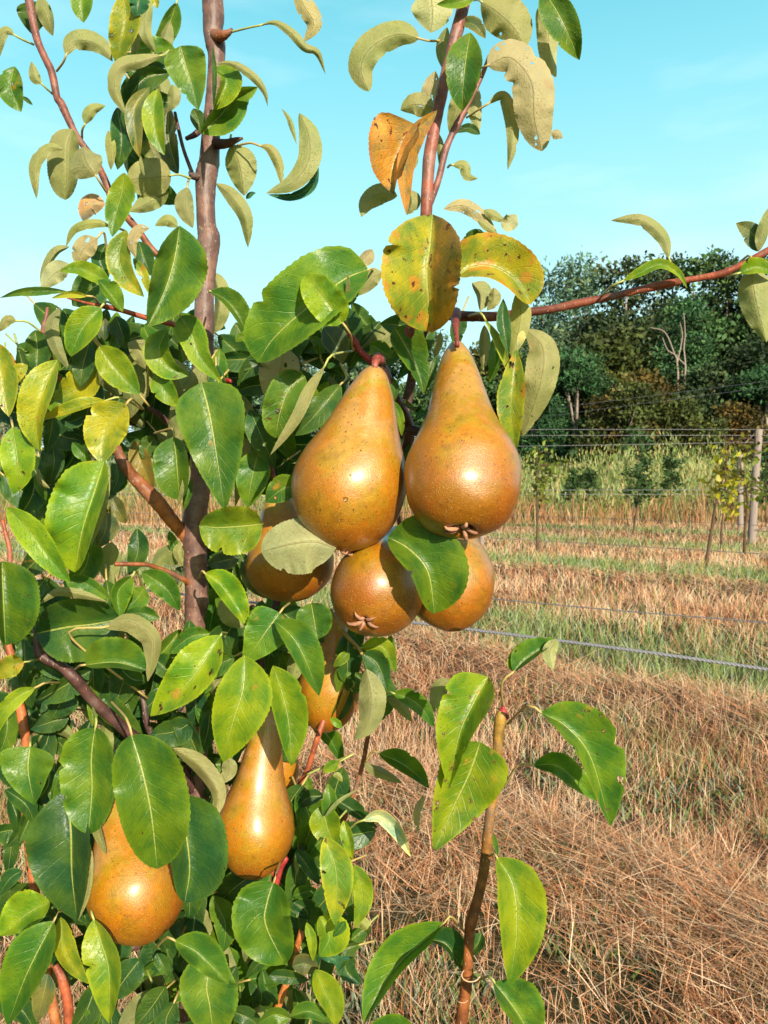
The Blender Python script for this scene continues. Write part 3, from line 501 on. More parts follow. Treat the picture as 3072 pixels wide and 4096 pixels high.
# right shoot and small lower shoots
twig('shoot', [(1790, 4700, 53, 27), (1820, 4250, 53, 25), (1844, 4096, 53, 24), (1862, 3960, 53, 23), (1870, 3892, 53, 24), (1872, 3850, 53, 21), (1878, 3724, 53, 21), (1883, 3696, 53, 23), (1912, 3590, 53, 20), (1932, 3500, 53, 20), (1946, 3400, 53, 22), (1952, 3330, 53, 20), (1965, 3220, 53, 20), (1982, 3110, 53, 21), (1990, 3000, 53, 20), (1994, 2930, 53, 21), (2003, 2870, 53, 24), (2010, 2845, 53, 16)], 'brn', 'upright brown shoot standing right of the tree', tint2='yg', sides=16, swell=.02)
twig('shoot_tip', [(2003, 2880, 53, 18), (2010, 2845, 53, 15), (2025, 2870, 53, 13), (2010, 2825, 53, 8)], 'rd2')
twig('shoot', [(1090, 3500, 60, 14), (1130, 3320, 60, 13), (1173, 3189, 60, 12), (1222, 3100, 60, 13), (1240, 3050, 60, 11), (1279, 2924, 60, 12), (1330, 2800, 61, 11), (1380, 2700, 61.5, 10)], 'red')
twig('shoot', [(1330, 3450, 62, 9), (1375, 3286, 62, 9), (1423, 3151, 62, 9), (1450, 3060, 62, 9), (1467, 2972, 62, 9), (1480, 2880, 62, 8), (1490, 2700, 62, 6)], 'brn')
twig('shoot', [(1060, 4250, 58, 16), (1105, 4051, 58, 15), (1163, 3882, 58, 15), (1190, 3780, 58, 13), (1205, 3735, 58, 14), (1215, 3650, 59, 10), (1200, 3560, 60, 9)], 'org', tint2='brn')
twig('shoot', [(1090, 3600, 59, 12), (1120, 3480, 59, 12), (1138, 3440, 59, 14), (1150, 3430, 59, 9)], 'rd2')
twig('shoot', [(640, 3800, 58, 18), (560, 3780, 58, 14), (490, 3830, 58, 20), (560, 3950, 59, 22), (640, 4000, 60, 22)], 'dk')
twig('spur', [(1320, 2440, 58, 9), (1375, 2530, 57, 8), (1445, 2610, 57, 7), (1470, 2700, 57, 6)], 'yg')
# tendril curls on the right shoot
def curl(px, py, R0, a0, a1, d, rr=2.0):
    th = np.linspace(a0, a1, 22); pts = [P(px + R0 * math.cos(t), py + R0 * .75 * math.sin(t), d / 100. + .004 * math.sin(t + 2)) for t in th]
    V, F = tube(pts, np.linspace(rr, rr * .6, 22) * d / 100 / FPX, 6); mesh_obj('tendril', V - TREE0, F, MAT_STALK, tree, tint=np.tile((.55, .36, .22, 1), (len(V), 1)))
curl(1883, 3900, 36, 0.2, 3.9, 51.5, 3.2); curl(1895, 3870, 26, -1.2, 1.6, 52, 2.2); curl(1850, 3995, 22, .3, 2.4, 51.5, 2)

TILE = {'A': (0, 0, .4822), 'B': (700, 0, .4822), 'C': (1300, 0, .6028), 'D': (0, 700, .4822), 'E': (700, 900, .4822), 'F': (1400, 700, .5425), 'G': (0, 1400, .4822), 'H': (700, 1500, .4822), 'I': (0, 2100, .4822),
 'J': (700, 2200, .4822), 'K': (1400, 2400, .7233), 'L': (0, 2800, .4822), 'M': (700, 2900, .4822), 'N': (0, 3400, .4822), 'O': (700, 3400, .4822), 'P': (1300, 3300, .663), 'Q': (1900, 800, .7065), 'T': (1100, 1300, .6329), 'X': (0, 0, 1.8517)}
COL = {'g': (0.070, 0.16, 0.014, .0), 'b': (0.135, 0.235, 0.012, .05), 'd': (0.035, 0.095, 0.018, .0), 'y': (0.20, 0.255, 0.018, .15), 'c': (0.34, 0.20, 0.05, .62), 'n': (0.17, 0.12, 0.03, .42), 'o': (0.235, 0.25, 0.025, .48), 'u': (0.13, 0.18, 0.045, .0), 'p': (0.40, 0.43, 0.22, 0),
 'k': (0.40, 0.27, 0.17, .3), 'v': (0.15, 0.155, 0.04, .1), 't': (0.03, 0.12, 0.06, 0), 'r': (0.22, 0.05, 0.04, .3), 'q': (0.09, 0.12, 0.055, 0)}
PROF = {'O': [(0, 0), (.04, .27), (.1, .52), (.2, .82), (.33, .99), (.42, 1), (.55, .94), (.68, .80), (.8, .59), (.9, .34), (.96, .15), (1, 0)],
 'R': [(0, 0), (.03, .36), (.08, .60), (.18, .86), (.32, .98), (.5, 1), (.65, .95), (.78, .82), (.88, .63), (.94, .44), (.98, .22), (1, 0)],
 'L': [(0, 0), (.05, .2), (.15, .52), (.3, .85), (.45, 1), (.6, .93), (.75, .68), (.88, .36), (.95, .15), (1, 0)],
 'V': [(0, 0), (.03, .45), (.07, .75), (.14, .95), (.24, 1), (.4, .9), (.55, .74), (.7, .55), (.85, .3), (.95, .1), (1, 0)]}
LEAVES = """
A 330,-40 400,120 440,300|90 40|B u 60|n
A 270,10 275,150 280,300|135 150|U d 61|n V
A 680,-120 680,40 693,188|95 90|U g 60|n
A 120,290 50,255 0,330 -20,500|45 50|B u 59|p=280,370
A 120,550 90,720 175,930|115 100|U g 58|n s
A 345,695 290,640 260,510|45 45|B u 58|p=460,800
A 185,800 230,835 272,872|18 18|U d 60|n
A 548,460 600,350 720,335 850,395 935,510|85 90|B u 58|p=470,590
A 1020,-60 1045,160 1000,360 960,525|135 120|U y 56|n
A 1150,-60 1150,40 1120,135|80 90|U t 55|n
A 1240,-60 1200,230 1290,445|65 60|B u 60|n
A 1150,120 1140,300 1090,500|40 45|B u 58|n
A 1280,-40 1305,70|35 30|U y 55|n
A 1340,460 1180,505 1000,560 950,740 1050,965|70 62|B u 56|p=1400,420
A 1420,600 1200,650 1060,860 1030,1090|90 130|U d 60|n
A 1240,720 1120,900 1130,1140 1160,1310|80 70|U v 57|n
A 1310,735 1275,920 1300,1120 1365,1288|100 85|U b 54|n
B 45,380 90,540 145,720 195,920|170 175|U g 53|n V
A 1400,880 1400,1150 1480,1450|170 70|U q 60|n
A 1430,700 1440,820 1390,930|50 60|B u 58|n
A 970,890 1010,1150 975,1410|90 105|U d 58|n
A 900,1080 925,1250 920,1412|48 40|B y 57|n
A 705,1030 760,920 875,875|48 58|B u 57|p=680,1150
A 600,1070 560,1200 555,1400 543,1659|165 105|B u 57|n R
A 530,1240 410,1230 290,1370 303,1650|52 55|B u 56|n
A 795,1460 710,1330 690,1215|130 150|B q 55|p=880,1590
A 1420,1455 1250,1470 1050,1490|160 160|B v 57|p=1580,1480 R
A 1170,1290 1175,1370 1198,1460|20 16|B u 56|n
D 1030,-20 1010,150 960,330 930,515|112 115|U b 54|n
D 1400,140 1250,220 1080,305|90 80|B u 58|n
B 990,-90 1080,60 1150,200 1070,350|75 85|B k 58|n
B 705,210 830,190 960,270 1080,395 1180,440 1250,620|38 42|B u 57|p=470,265 L
B 335,530 480,530 650,640 740,760 770,885|36 38|B u 55|n L
B 330,560 420,650 390,770 315,915|45 135|U b 56|n
B 310,370 325,600 320,915|18 25|U d 52.5|n L
B 215,1105 380,950 520,790 690,720|170 75|U g 57|n
B 150,900 195,1000 215,1105|60 60|U d 58|n
B 1030,935 1110,1120 1110,1330 980,1510 755,1605|95 98|B u 56|n
B 1190,1380 1120,1550 960,1630 770,1615|35 45|U t 57|n
B 885,900 950,1000 1010,1200|22 22|B u 56|n L
B 700,1208 790,1240 860,1370 885,1540|42 46|B v 57|p=520,1205
B 470,1200 540,1380 575,1625|115 140|B u 59|p=465,1120
B 590,1650 630,1610 670,1600|22 22|U t 60|n
B 340,1520 460,1620 580,1800 606,2055|60 70|B u 58.5|n
D 1555,100 1540,250 1600,440|90 65|B q 58|p=1565,30
C 625,255 480,225 310,310 240,450 290,608|100 95|B u 56|p=780,270 R
C 700,-60 715,80 705,218|140 135|B p 57|n
C 1000,-20 880,15 740,30|45 42|U b 54|n
C 810,180 770,330 785,465|36 45|B u 57|n
C 965,215 935,400 915,600 910,742|130 110|U g 53|n O
C 900,150 990,165 1065,255|40 55|U v 55|n
C 1035,10 1150,80 1260,190 1330,330|140 155|B v 56|p=985,0
C 1075,435 1230,380 1370,540 1390,780 1440,1005|140 140|B k 54|n R p=1010,450
C 1410,55 1480,200 1490,380 1535,520|80 60|B p 57|n
C 1500,880 1540,890 1577,915|40 30|B k 54|n
X 1172,-25 1212,40 1252,130|40 36|U g 56|n
C 1080,690 1180,640 1235,800 1240,970 1212,1130|44 50|B u 56|p=940,780
C 960,560 900,700 825,885|75 65|B u 57.5|n
C 1000,560 995,720 1020,892|52 45|B p 57|n
C 1030,890 950,850 870,880|35 30|U d 57|n
C 845,1095 920,1100 945,1170 1014,1185|38 36|B u 56|p=815,1110
C 750,880 765,1000 770,1145|22 28|B q 56|n
C 610,830 520,970 460,1130 455,1295|260 60|U c 53|n V f
C 745,730 610,880 530,1100 540,1430|58 70|U c 52|n
C 730,715 600,690 500,730|80 85|B v 56|n s
C 690,700 705,590 732,470|62 62|B k 57|n
C 480,1300 370,1285 280,1345 240,1440|70 72|B u 55|n
C 560,1260 575,1340 545,1425|32 60|B u 55.5|n
C 600,1000 600,1070 585,1132|16 18|B u 56|n
F 610,290 590,520 568,740 605,1160|335 245|U o 50|n R f c2=n
F 690,250 830,225 960,300 1095,455|58 52|B k 54|n
F 985,260 1080,310 1140,345|38 38|B u 54|n
F 1110,340 1175,345 1225,290|68 60|U p 53.5|n
F 1015,475 920,450 820,510|52 52|U d 55|n
F 940,335 1030,400 1105,460|28 25|B u 54|n
F 795,745 900,680 1060,680 1220,780 1330,955|85 250|U o 51|n R
F 1240,850 1260,1020 1235,1180 1190,1350|75 78|B y 52|n
F 1130,910 1130,1080 1168,1325|52 55|U d 50.5|n L
F 990,1060 1080,1200 1150,1380 1185,1510|34 36|U y 51|n L p=870,1040
Q 235,845 222,1000 205,1200 232,1435|85 75|U y 51|n s L
Q 285,728 385,840 370,1040 268,1342|100 90|B v 53|n s
F 1275,1145 1240,1275|25 32|U p 50|n
F 330,1125 420,1280 500,1450 545,1622|85 160|U g 53|n V
F 640,1330 590,1480 550,1605|32 32|U d 54|n
F 670,1160 645,1260 620,1355|26 34|B q 56|n
F 990,1105 985,1270 980,1445|34 50|B q 56|n
F 1060,1200 1070,1380 1030,1530|52 42|U g 57|n
F 430,1105 450,1205|38 40|U r 51.5|n
F 570,1130 400,1110 220,1095|95 100|U d 57|n
E 1640,203 1570,280 1490,350|45 70|B k 57|n
F 240,720 160,760 60,890|70 65|B v 55|p=430,860
F 900,795 960,880 960,1005|30 90|B u 57|n
F 1060,830 1060,920 1010,1000|40 50|B v 56.5|n
E 1605,370 1400,455 1080,700 820,940 685,1140|365 200|U g 53|n R p=1650,385
E 1390,815 1260,640 1075,415|150 155|U b 50|p=1480,1040 R
E 1410,670 1470,590 1540,525|45 55|U g 55|n
E 1420,640 1432,520 1432,395|22 14|U v 51|n
E 290,548 430,630 540,780 628,975|38 120|U g 55|p=290,555
E 325,395 370,640 325,895|40 95|B u 62|n R
E 45,755 150,930 215,1100 398,1318|125 120|U b 52|p=-10,740 V
H 220,60 290,340 350,700 415,1138|275 295|U g 51|n V
E 900,1010 880,1200 758,1446|190 150|B k 56|n
H 1080,10 950,110 870,320 835,525|160 165|U g 54|n R s
H 1240,-70 1120,120 1000,370 790,665|55 48|B v 52|p=1470,-200
H 1375,75 1250,230 1100,400 985,505|100 115|U d 55|p=1370,-100
E 1230,850 1330,990 1395,1145|90 125|U q 58|n
E 1205,1080 1185,980 1110,930|50 48|U g 58|p=1240,1165
E 500,965 560,930 640,960|32 42|U g 62|n
E 390,1080 370,1180 430,1275|55 42|B u 60|n
H 1020,925 900,940 750,1055|115 110|U g 53|n s
H 620,285 700,470 830,770|110 95|U d 59|n
H 700,610 640,850 600,1105|140 140|U g 60|n
H 545,380 570,700 500,1095|60 60|B u 61|n
H 725,1235 540,1252 360,1262 200,1250|165 235|U b 52|n R
H 1335,1440 1170,1380 960,1400 715,1465|200 265|B p 50|n R
J 245,190 380,290 500,460 597,638|70 140|U b 53|p=200,230
J 380,415 440,560 575,645|62 66|B u 57|n
J 535,60 400,90 265,120|85 80|U q 60|n
J 560,70 640,260 790,410|70 70|U q 60|n
J 870,520 760,670 650,830 560,945|195 190|U g 52|p=950,440 V s
J 825,585 980,730 1090,930 1195,1212|90 170|U g 51|n
J 1130,440 1155,580 1185,738|148 150|U g 51.5|n R
J 577,873 565,1150 480,1430 400,1760|210 255|U b 49.5|n
J 812,958 890,1190 945,1450 965,1795|115 180|U b 50|n
J 380,705 240,930 80,1130 -205,1380|215 150|U b 51|p=430,690 s
J 290,690 130,720 -50,860|75 95|U g 54|n s
L 1595,180 1450,260 1240,290|120 130|U d 55|n
M -20,190 200,340 350,560 315,812|60 95|B v 51.5|n
M 435,265 450,370 400,485|65 65|B q 53|n
L 790,225 760,480 765,750 735,1115|270 195|U g 48|p=770,60 R
L 770,920 810,1070 885,1285|55 30|B u 49.5|n
L 1090,288 1180,590 1255,950 1305,1402|270 335|U g 46.5|p=920,10 R
L 540,745 590,1050 600,1450 640,1838|385 150|U d 51.5|n
L 690,1080 748,1300 730,1600 650,1830|26 26|B u 51|n
L 250,385 235,590 285,875|240 215|U g 53|p=255,300 V
I 290,1352 150,1420 20,1560 -40,1760|62 72|U b 50|p=520,1310
L 180,20 250,110 285,255|75 70|U d 60|n
L 575,130 400,190 240,240|90 90|U d 59|n
L 470,100 480,180 430,290|90 80|U d 60|n
I 15,300 25,600 45,1000|70 305|U g 47.5|n R
I 50,-150 250,60 430,300 585,480|125 120|U b 45.5|n
I 320,665 480,560 700,585 900,640|36 45|B v 50|n L
I 520,480 700,480 905,610|62 60|U g 50.5|n R
I 295,900 560,845 780,820 1005,775|300 225|U d 53|n R
I 1095,425 980,560 995,770|60 120|U b 53|p=1190,520
I 1200,515 1130,620 1030,700|95 95|U g 54|n
I 1325,770 1160,730 1005,755|62 65|U g 54|n
I 865,850 1080,800 1260,930 1265,1120 1225,1300|105 72|B v 50.5|p=1228,1440
I 705,1162 960,1140 1212,1205|45 210|U g 49|p=620,1200 R
I 820,1180 980,1350 1100,1560|185 190|U d 57|n
I 1000,1190 1100,1280 1230,1290|60 100|U d 55|n
I 200,945 205,1130 170,1335|85 85|U d 57|n
I 265,1180 400,1210 445,1360|36 30|B u 59|n
I 290,1130 430,1200 565,1290|70 62|U d 58|n
I 200,1140 80,1170 -60,1270|85 95|U y 52|p=315,1118 s
I 600,1340 520,1450 430,1610|130 135|U d 58|n
G -20,-60 20,200 75,555|130 130|U y 53|n s
G 480,80 380,300 300,560 330,840|190 80|U y 51|n
G 230,125 130,200 60,350|65 65|U y 55|n
D 290,1285 310,1450 300,1645|108 125|U d 55|n
D 495,1100 430,1250 470,1430 575,1615|60 62|B q 54|n
D 838,1100 700,1250 620,1400 588,1507|145 125|U b 51|p=1000,1110
D 560,965 350,960 150,975 -5,1020|36 42|U g 50|n L
D 722,1005 580,985 425,1022|26 34|U y 52|p=830,1085
D 575,740 450,820 340,945|95 90|B p 55|n
D 575,595 470,640 390,760 333,885|52 25|B u 56|n
D 805,525 690,620 640,765|95 95|B k 54|p=890,680
D 915,910 790,830 650,775 495,800|78 62|U b 52|n
D 815,870 920,1000 1018,1138|42 105|U g 51|n
D 1050,455 990,640 1030,820 1195,1012|115 95|U y 52|n
D 1240,440 1150,455 1095,560 1125,690|48 50|B k 51|n
D 1105,690 1190,830 1240,990|40 44|U y 53|n s
D 1150,550 1200,700 1260,840|75 85|U d 57|n
D 1490,420 1450,680 1370,950 1222,1262|155 290|U g 49|n
D 1475,430 1390,375 1285,420|48 54|B u 55|n
D 872,238 740,250 690,390|85 95|B k 57|n
D 915,425 790,400 620,450 545,595|38 42|B y 55|p=1030,460
D 135,1210 60,1205 -10,1300|42 50|B v 57|p=340,1300
D 900,860 750,950 600,1085|160 155|U d 59|n
D 880,565 830,700 900,855|75 90|U d 58|n
G 815,-35 920,110 1040,250 1162,366|130 140|U b 51.5|p=1240,470
D 760,1350 770,1450 900,1490|52 62|U d 54|n
D 860,1180 860,1300 850,1395|62 52|U q 60|n
D 960,1170 1010,1300 1050,1445|92 72|U d 60|n
D 1220,1390 1120,1400 1060,1390|40 44|B u 58|n
D 1060,1390 1140,1450 1205,1610|70 62|B u 58|n
D 1385,1280 1320,1450 1400,1590 1560,1668|135 85|U b 53|n
G 1275,200 1350,310 1478,472|98 92|U b 53|p=1225,380
G 875,422 700,460 500,525 285,592|75 28|U y 52|p=1180,490
G 800,170 680,300 440,425|165 125|U y 54|n
G 740,-60 690,120 665,308|98 98|U d 53|n
G 1050,450 910,610 860,760 848,948|200 165|U y 49.5|p=1190,490
G 705,540 600,590 495,590|62 62|U d 56|n
G 440,550 420,700 375,855|62 72|U d 57|n
G 105,638 140,860 150,1030 110,1200|145 150|U b 52|p=90,560 s
G 865,925 790,1170 690,1480 620,1845|335 95|U b 48.5|n R
G 600,765 680,850 770,940|62 42|U g 52|n
G 905,930 850,1250 750,1645|32 50|B u 49|n L
G 920,1200 970,1310 1045,1440|75 65|U q 56|n
G 880,1340 880,1480 810,1640|100 100|U q 55|n s
G 1440,722 1465,900 1490,1245|200 95|U g 52|p=1280,690 R
G 1590,880 1540,1100 1463,1325|32 26|B u 51.5|n L
G 1590,1070 1560,1200 1525,1335|42 32|U g 54|n
G 1110,750 1180,950 1275,1160|95 85|U v 60|n
G 950,890 980,1050 920,1210|62 62|U d 58|n
G 1045,1050 1010,1110 950,1190|30 40|U g 58|n
G 440,805 450,930 415,1110|85 85|U d 58|n
G 320,1010 330,1120 385,1250|46 52|U g 57|n
G 320,985 330,1080 415,1150|22 25|B u 56|n
G 170,1262 280,1225 375,1255|32 42|U y 60|n
I 1400,50 1440,160 1525,345|40 45|U g 60|n
I 1500,140 1470,230 1520,345|35 35|B u 59|n
I 1520,340 1440,450 1400,575|50 52|U q 61|n
K 765,425 690,560 605,750 545,1045|180 90|U b 48|n s V
K 560,445 490,490 465,622|42 52|B u 52|n
K 722,785 660,960 580,1130 460,1398|175 205|U b 49|n s V
K 1055,622 1195,700 1330,870 1442,1255|60 195|U g 49|p=870,685 s
K 1012,915 1140,915 1250,1000 1362,1112|52 78|U g 53|p=850,1035
K 903,398 970,330 1050,275 1145,218|24 90|U g 52|p=850,610 s
K 903,398 900,340 925,250|25 30|U b 52.3|n
K 1147,215 1105,290 1122,388|42 38|B p 51.5|n
K 240,515 320,540 400,600 465,705|46 56|U g 58|p=190,520
K 200,540 270,580 345,675|32 34|B q 60|n
K 158,850 260,890 350,950 438,1042|42 72|U g 57|p=88,895
K 80,900 120,930 200,965 290,1012|35 25|B q 59|n
K 68,1220 170,1190 265,1280 338,1422|48 32|U p 55|p=0,1262
K 410,1080 370,1180 375,1288|22 22|B k 56|n
P 1035,195 1125,340 1155,520 1150,720 1113,972|108 185|U b 49|p=975,195
P 720,590 610,690 480,800 370,940 232,1200|155 48|U g 50|p=842,645
P 625,685 740,730 825,880|25 105|U d 55|n
P 945,650 920,720 850,800|60 40|U d 56|n
P 1020,950 1100,1050 1190,1180 1250,1330|62 180|U g 50|p=905,945
P 535,1215 380,1240 220,1290|95 60|U g 51|n
P 1015,50 1045,190|15 16|U g 53|n
O 1165,990 1230,1150 1300,1300 1335,1470|85 135|U b 51|n
O 818,265 765,440 755,620 908,947|275 210|U g 49.5|p=870,100 R
O -5,752 170,840 300,960 445,1115|115 175|U g 49|p=-150,800
O 350,850 265,1100 290,1300 330,1620|225 260|U g 51.5|n
M 40,580 90,900 120,1200 80,1475|160 330|U d 51|n R
M 1225,660 1265,850 1335,1015|140 115|U b 52|n
M 1240,930 1320,1130 1345,1330 1325,1665|130 140|U y 50.5|n
M 1400,790 1440,950 1475,1115|62 42|U b 53|n
O 1490,120 1545,300 1550,460 1490,642|75 92|U b 52|n
O 1480,640 1550,610 1625,700|42 60|B y 54|n
O 1200,550 1280,720 1200,888|90 175|U b 53|n
O 1412,590 1370,650 1308,722|42 42|U g 51|n
O 1200,875 1330,910 1360,995|42 52|U t 54|n
O 1335,925 1400,900 1475,890|20 22|U t 54|n
O 1092,600 1135,760 1145,925|42 44|U b 51|n
O 972,965 1080,945 1195,1000|95 85|U q 52|n
O 780,1040 900,1050 1115,1080|65 62|U d 56|n
M 1235,755 1285,640 1270,482|62 65|U g 51.5|n
M 1240,765 1350,640 1525,528|16 17|B u 51|n
M 1360,305 1290,345 1228,395|46 52|U b 56|p=1095,410
M 1310,425 1350,420 1388,472|25 28|B y 56|n
M 1235,585 1110,600 995,692|62 68|U d 58|n
M 1090,425 1110,500 1130,565|32 34|U g 60|n
M 1060,950 1090,1100 1130,1260|62 62|U d 59|n
M 1000,1060 1010,1150 1012,1245|24 24|B y 58|n
M 700,1210 520,1330 340,1490|125 125|U d 58|n
O 560,240 430,400 340,660|100 100|U d 59|n
O 722,725 745,870 585,1065|62 62|U d 57|n
O 965,1400 830,1365 690,1440|62 95|U g 53|n
O 955,1380 1120,1340 1300,1440|62 85|U g 54|n
O 980,380 1080,350 1175,325|52 62|U g 58|n
O 985,430 1100,520 1060,695|100 95|U d 58|n
O 1000,0 1090,120 1200,290|60 70|U d 57|n
J 1445,845 1390,900 1315,972|44 44|U y 57|n
K 70,295 150,350 205,492|72 62|U d 56|n
K 60,265 180,260 255,402|42 52|U b 57|p=20,265
K 90,380 118,540 95,680 20,778|68 82|B q 54|n
K 30,400 60,450 20,520|30 30|U d 57|n
J 1382,1472 1330,1425 1288,1390|32 32|U b 54|n
T 715,1340 850,1420 965,1560 1010,1825|105 265|U g 50.2|n R
T 775,1445 850,1375 1040,1350|14 24|B v 49.6|n L
T 600,120 680,170 745,205|52 62|U g 56|n
T 690,305 755,390 750,492|26 28|U d 55|n
T 750,480 790,600 800,702|22 32|U g 56|n
T 890,600 930,560 972,600|26 26|U t 58|n
T 780,475 830,500 895,550|16 22|U q 58|n
T 925,750 850,800 795,868|34 52|U d 57|n
Q 1098,332 1060,210 940,115 768,115|40 42|B u 54|p=1070,445
Q 838,458 940,410 1050,365 1150,415 1202,502|24 36|U b 51.5|p=700,555
Q 1603,292 1570,190 1478,130|62 62|U q 51|n
Q 1605,292 1640,170 1665,40|24 44|B u 50.5|n
Q 1560,375 1595,580 1650,805|98 115|B u 50|n p=1420,430
Q 1500,412 1600,385 1710,420|30 62|U b 49.5|p=1400,430
N 448,588 300,870 185,1120 60,1460|230 135|U g 50|p=590,470
N 415,425 210,540 0,715|195 115|U b 53|n
N 185,170 80,240 -20,390|72 62|U d 55|n
N 505,555 520,790 590,950 735,1112|80 110|U y 53|n
N 778,572 850,790 905,1010 905,1443|200 105|U b 50|p=765,420
N 400,1025 360,1200 305,1430|95 95|U q 56|n
N 755,1275 700,1340 668,1438|42 42|U g 56|n
N 1375,1130 1260,1300 1120,1470|105 105|U d 54|n
N 1300,855 1350,950 1395,1045|62 62|U d 55|n
L 805,1120 800,1280 755,1460|48 42|U d 56|n
G 1290,720 1230,800 1180,900|80 80|U d 59|n
N 1500,600 1400,720 1380,860|100 100|U d 60|n
"""  # tile G: the dark leaf on the broad yellow one stands in for a shadow
def leaf_grid(pp, wA, wB, face, d, shape, seed, nu=40, nv=5, fold=0.0):
    r = random.Random(seed); pp = np.asarray(pp, dtype=float)
    Lp = np.linalg.norm(np.diff(pp, axis=0), axis=1).sum()
    C_ = spline(pp, nu + 1); tg = np.gradient(C_, axis=0); tg /= np.linalg.norm(tg, axis=1)[:, None] + 1e-9
    for _ in range(3): tg[1:-1] = (tg[:-2] + 2 * tg[1:-1] + tg[2:]) / 4
    tg /= np.linalg.norm(tg, axis=1)[:, None]; N = np.stack((-tg[:, 1], tg[:, 0]), 1)
    u = np.linspace(0, 1, nu + 1); pr = PROF[shape]; f = np.interp(u, [a for a, b in pr], [b for a, b in pr])
    ser = 1 + .028 * (np.arange(nu + 1) % 2); dm = d / 100.
    sgn = -1.0 if face == 'U' else 1.0             # upper side is hollow towards its viewer
    Rr = max(wA, wB) * 1.12; s3 = dm / FPX           # metres per pixel
    arch = r.uniform(.05, .16) * Lp * s3 * (1 if r.random() < .75 else -.6); tipd = r.uniform(-.05, .16) * Lp * s3; curl = r.uniform(.15, .6)
    wa, wb, k1, ph = r.uniform(.03, .10), r.uniform(.02, .09), r.uniform(1.2, 2.6), r.uniform(0, 6.28)
    bites = [(r.uniform(.2, .85), r.uniform(.1, .3), r.choice((-1, 1)), r.uniform(.012, .03)) for _ in range(r.choice((0, 0, 1, 1, 2)))]
    V = np.zeros((nu + 1, 2 * nv + 1, 3)); UV = np.zeros((nu + 1, 2 * nv + 1, 2))
    for j in range(-nv, nv + 1):
        v = j / nv; side = 1 if v > 0 else -1; wd = wA if v > 0 else wB; a = abs(v)
        fw = f * wd * a * (ser if abs(j) == nv else 1)
        for (ub, dp, sb, wb_) in bites:
            if sb == side and a > .55: fw = fw * (1 - dp * np.exp(-((u - ub) / wb_) ** 2) * (a - .55) / .45)
        p = C_ + N * side * fw[:, None]
        open_ = math.sqrt(max(Rr * Rr - wd * wd, 0)) / Rr      # folded away from the picture plane
        dep = dm + arch * -(np.sin(math.pi * u)) + tipd * u * u + sgn * open_ * Rr * s3 * f * a ** (1 + curl)
        dep = dep + (max(wA, wB) * s3) * f * ((wa * 2.2 * np.sin(2 * math.pi * k1 * u + ph + (1.3 if side > 0 else 0)) * a * a) + wb * np.sin(2 * math.pi * (k1 * 2.3) * u + ph * 2) * a ** 3)
        dep = dep + sgn * .10 * max(wA, wB) * s3 * f * a * (1 - .5 * a) - sgn * .25 * curl * max(wA, wB) * s3 * f * a ** 3
        dep = dep + sgn * fold * max(wA, wB) * s3 * f * a
        V[:, j + nv] = Pa(p[:, 0], p[:, 1], dep); UV[:, j + nv] = np.stack((u, np.full(nu + 1, .5 + v * .5)), 1)
    m = 2 * nv + 1; F = []
    for i in range(nu):
        for j in range(m - 1):
            q = (i * m + j, i * m + j + 1, (i + 1) * m + j + 1, (i + 1) * m + j)
            F.append(q if face == 'U' else q[::-1])
    # orientation: upper side must look at the viewer for 'U'
    a_, b_, c_ = V.reshape(-1, 3)[F[len(F) // 2][0]], V.reshape(-1, 3)[F[len(F) // 2][1]], V.reshape(-1, 3)[F[len(F) // 2][2]]
    nrm = np.cross(b_ - a_, c_ - a_); tocam = np.array((0, 0, CAMH)) - a_
    if (nrm @ tocam > 0) != (face == 'U'): F = [q[::-1] for q in F]
    return V.reshape(-1, 3), F, UV.reshape(-1, 2), C_, tg, Lp
def build_leaf(idx, tile, pts, wA, wB, face, col, d, opts):
    ox, oy, s = TILE[tile]; pp = [(ox + a * s, oy + b * s) for a, b in pts]; wA *= s; wB *= s
    shape = next((c for c in opts if c in PROF), 'O')
    V, F, UV, C_, tg, Lp = leaf_grid(pp, wA, wB, face, d, shape, idx * 13 + 5, fold=.45 if 'f' in opts else 0.)
    r = random.Random(idx); c = np.array(COL[col]); k_ = r.uniform(.85, 1.18); al = c[3] + (.22 if 's' in opts else 0)
    T = np.tile((c[0] * k_ * r.uniform(.92, 1.1), c[1] * k_, c[2] * k_ * r.uniform(.8, 1.3), al), (len(V), 1)); mi = [0] * len(F)
    c2 = next((c[3:] for c in opts if c.startswith('c2=')), None)
    if c2: T[UV[:, 1] < .5] = COL[c2]
    pet = next((c for c in opts if c.startswith('p=')), None)
    if pet or 'n' not in opts:
        if pet: a, b = map(float, pet[2:].split(',')); e = (ox + a * s, oy + b * s)
        else: e = (pp[0][0] - tg[0][0] * 60, pp[0][1] - tg[0][1] * 60)
        b0 = pp[0]; L = math.dist(b0, e); m1 = (b0[0] - tg[0][0] * L * .42, b0[1] - tg[0][1] * L * .42)
        q = spline([(*P(C_[2][0], C_[2][1], d / 100. + .0008), 0), (*P(b0[0], b0[1], d / 100.), 0), (*P(m1[0], m1[1], d / 100. + .004), 0), (*P(e[0], e[1], max(d / 100. + .014, min(.56, d / 100. + .055))), 0)], 16)[:, :3]
        V2, F2 = tube(q, np.linspace(.00075, .0009, 16), 6); F = F + [tuple(i + len(V) for i in f) for f in F2]
        V = np.vstack((V, V2)); UV = np.vstack((UV, np.full((len(V2), 2), .5))); mi += [1] * len(F2)
        pc = (.40, .30, .10, 1) if r.random() < .6 else (.34, .36, .10, 1); T = np.vstack((T, np.tile(pc, (len(V2), 1))))
    return V - TREE0, F, UV, T, mi, (wA + wB) * Lp
items = []
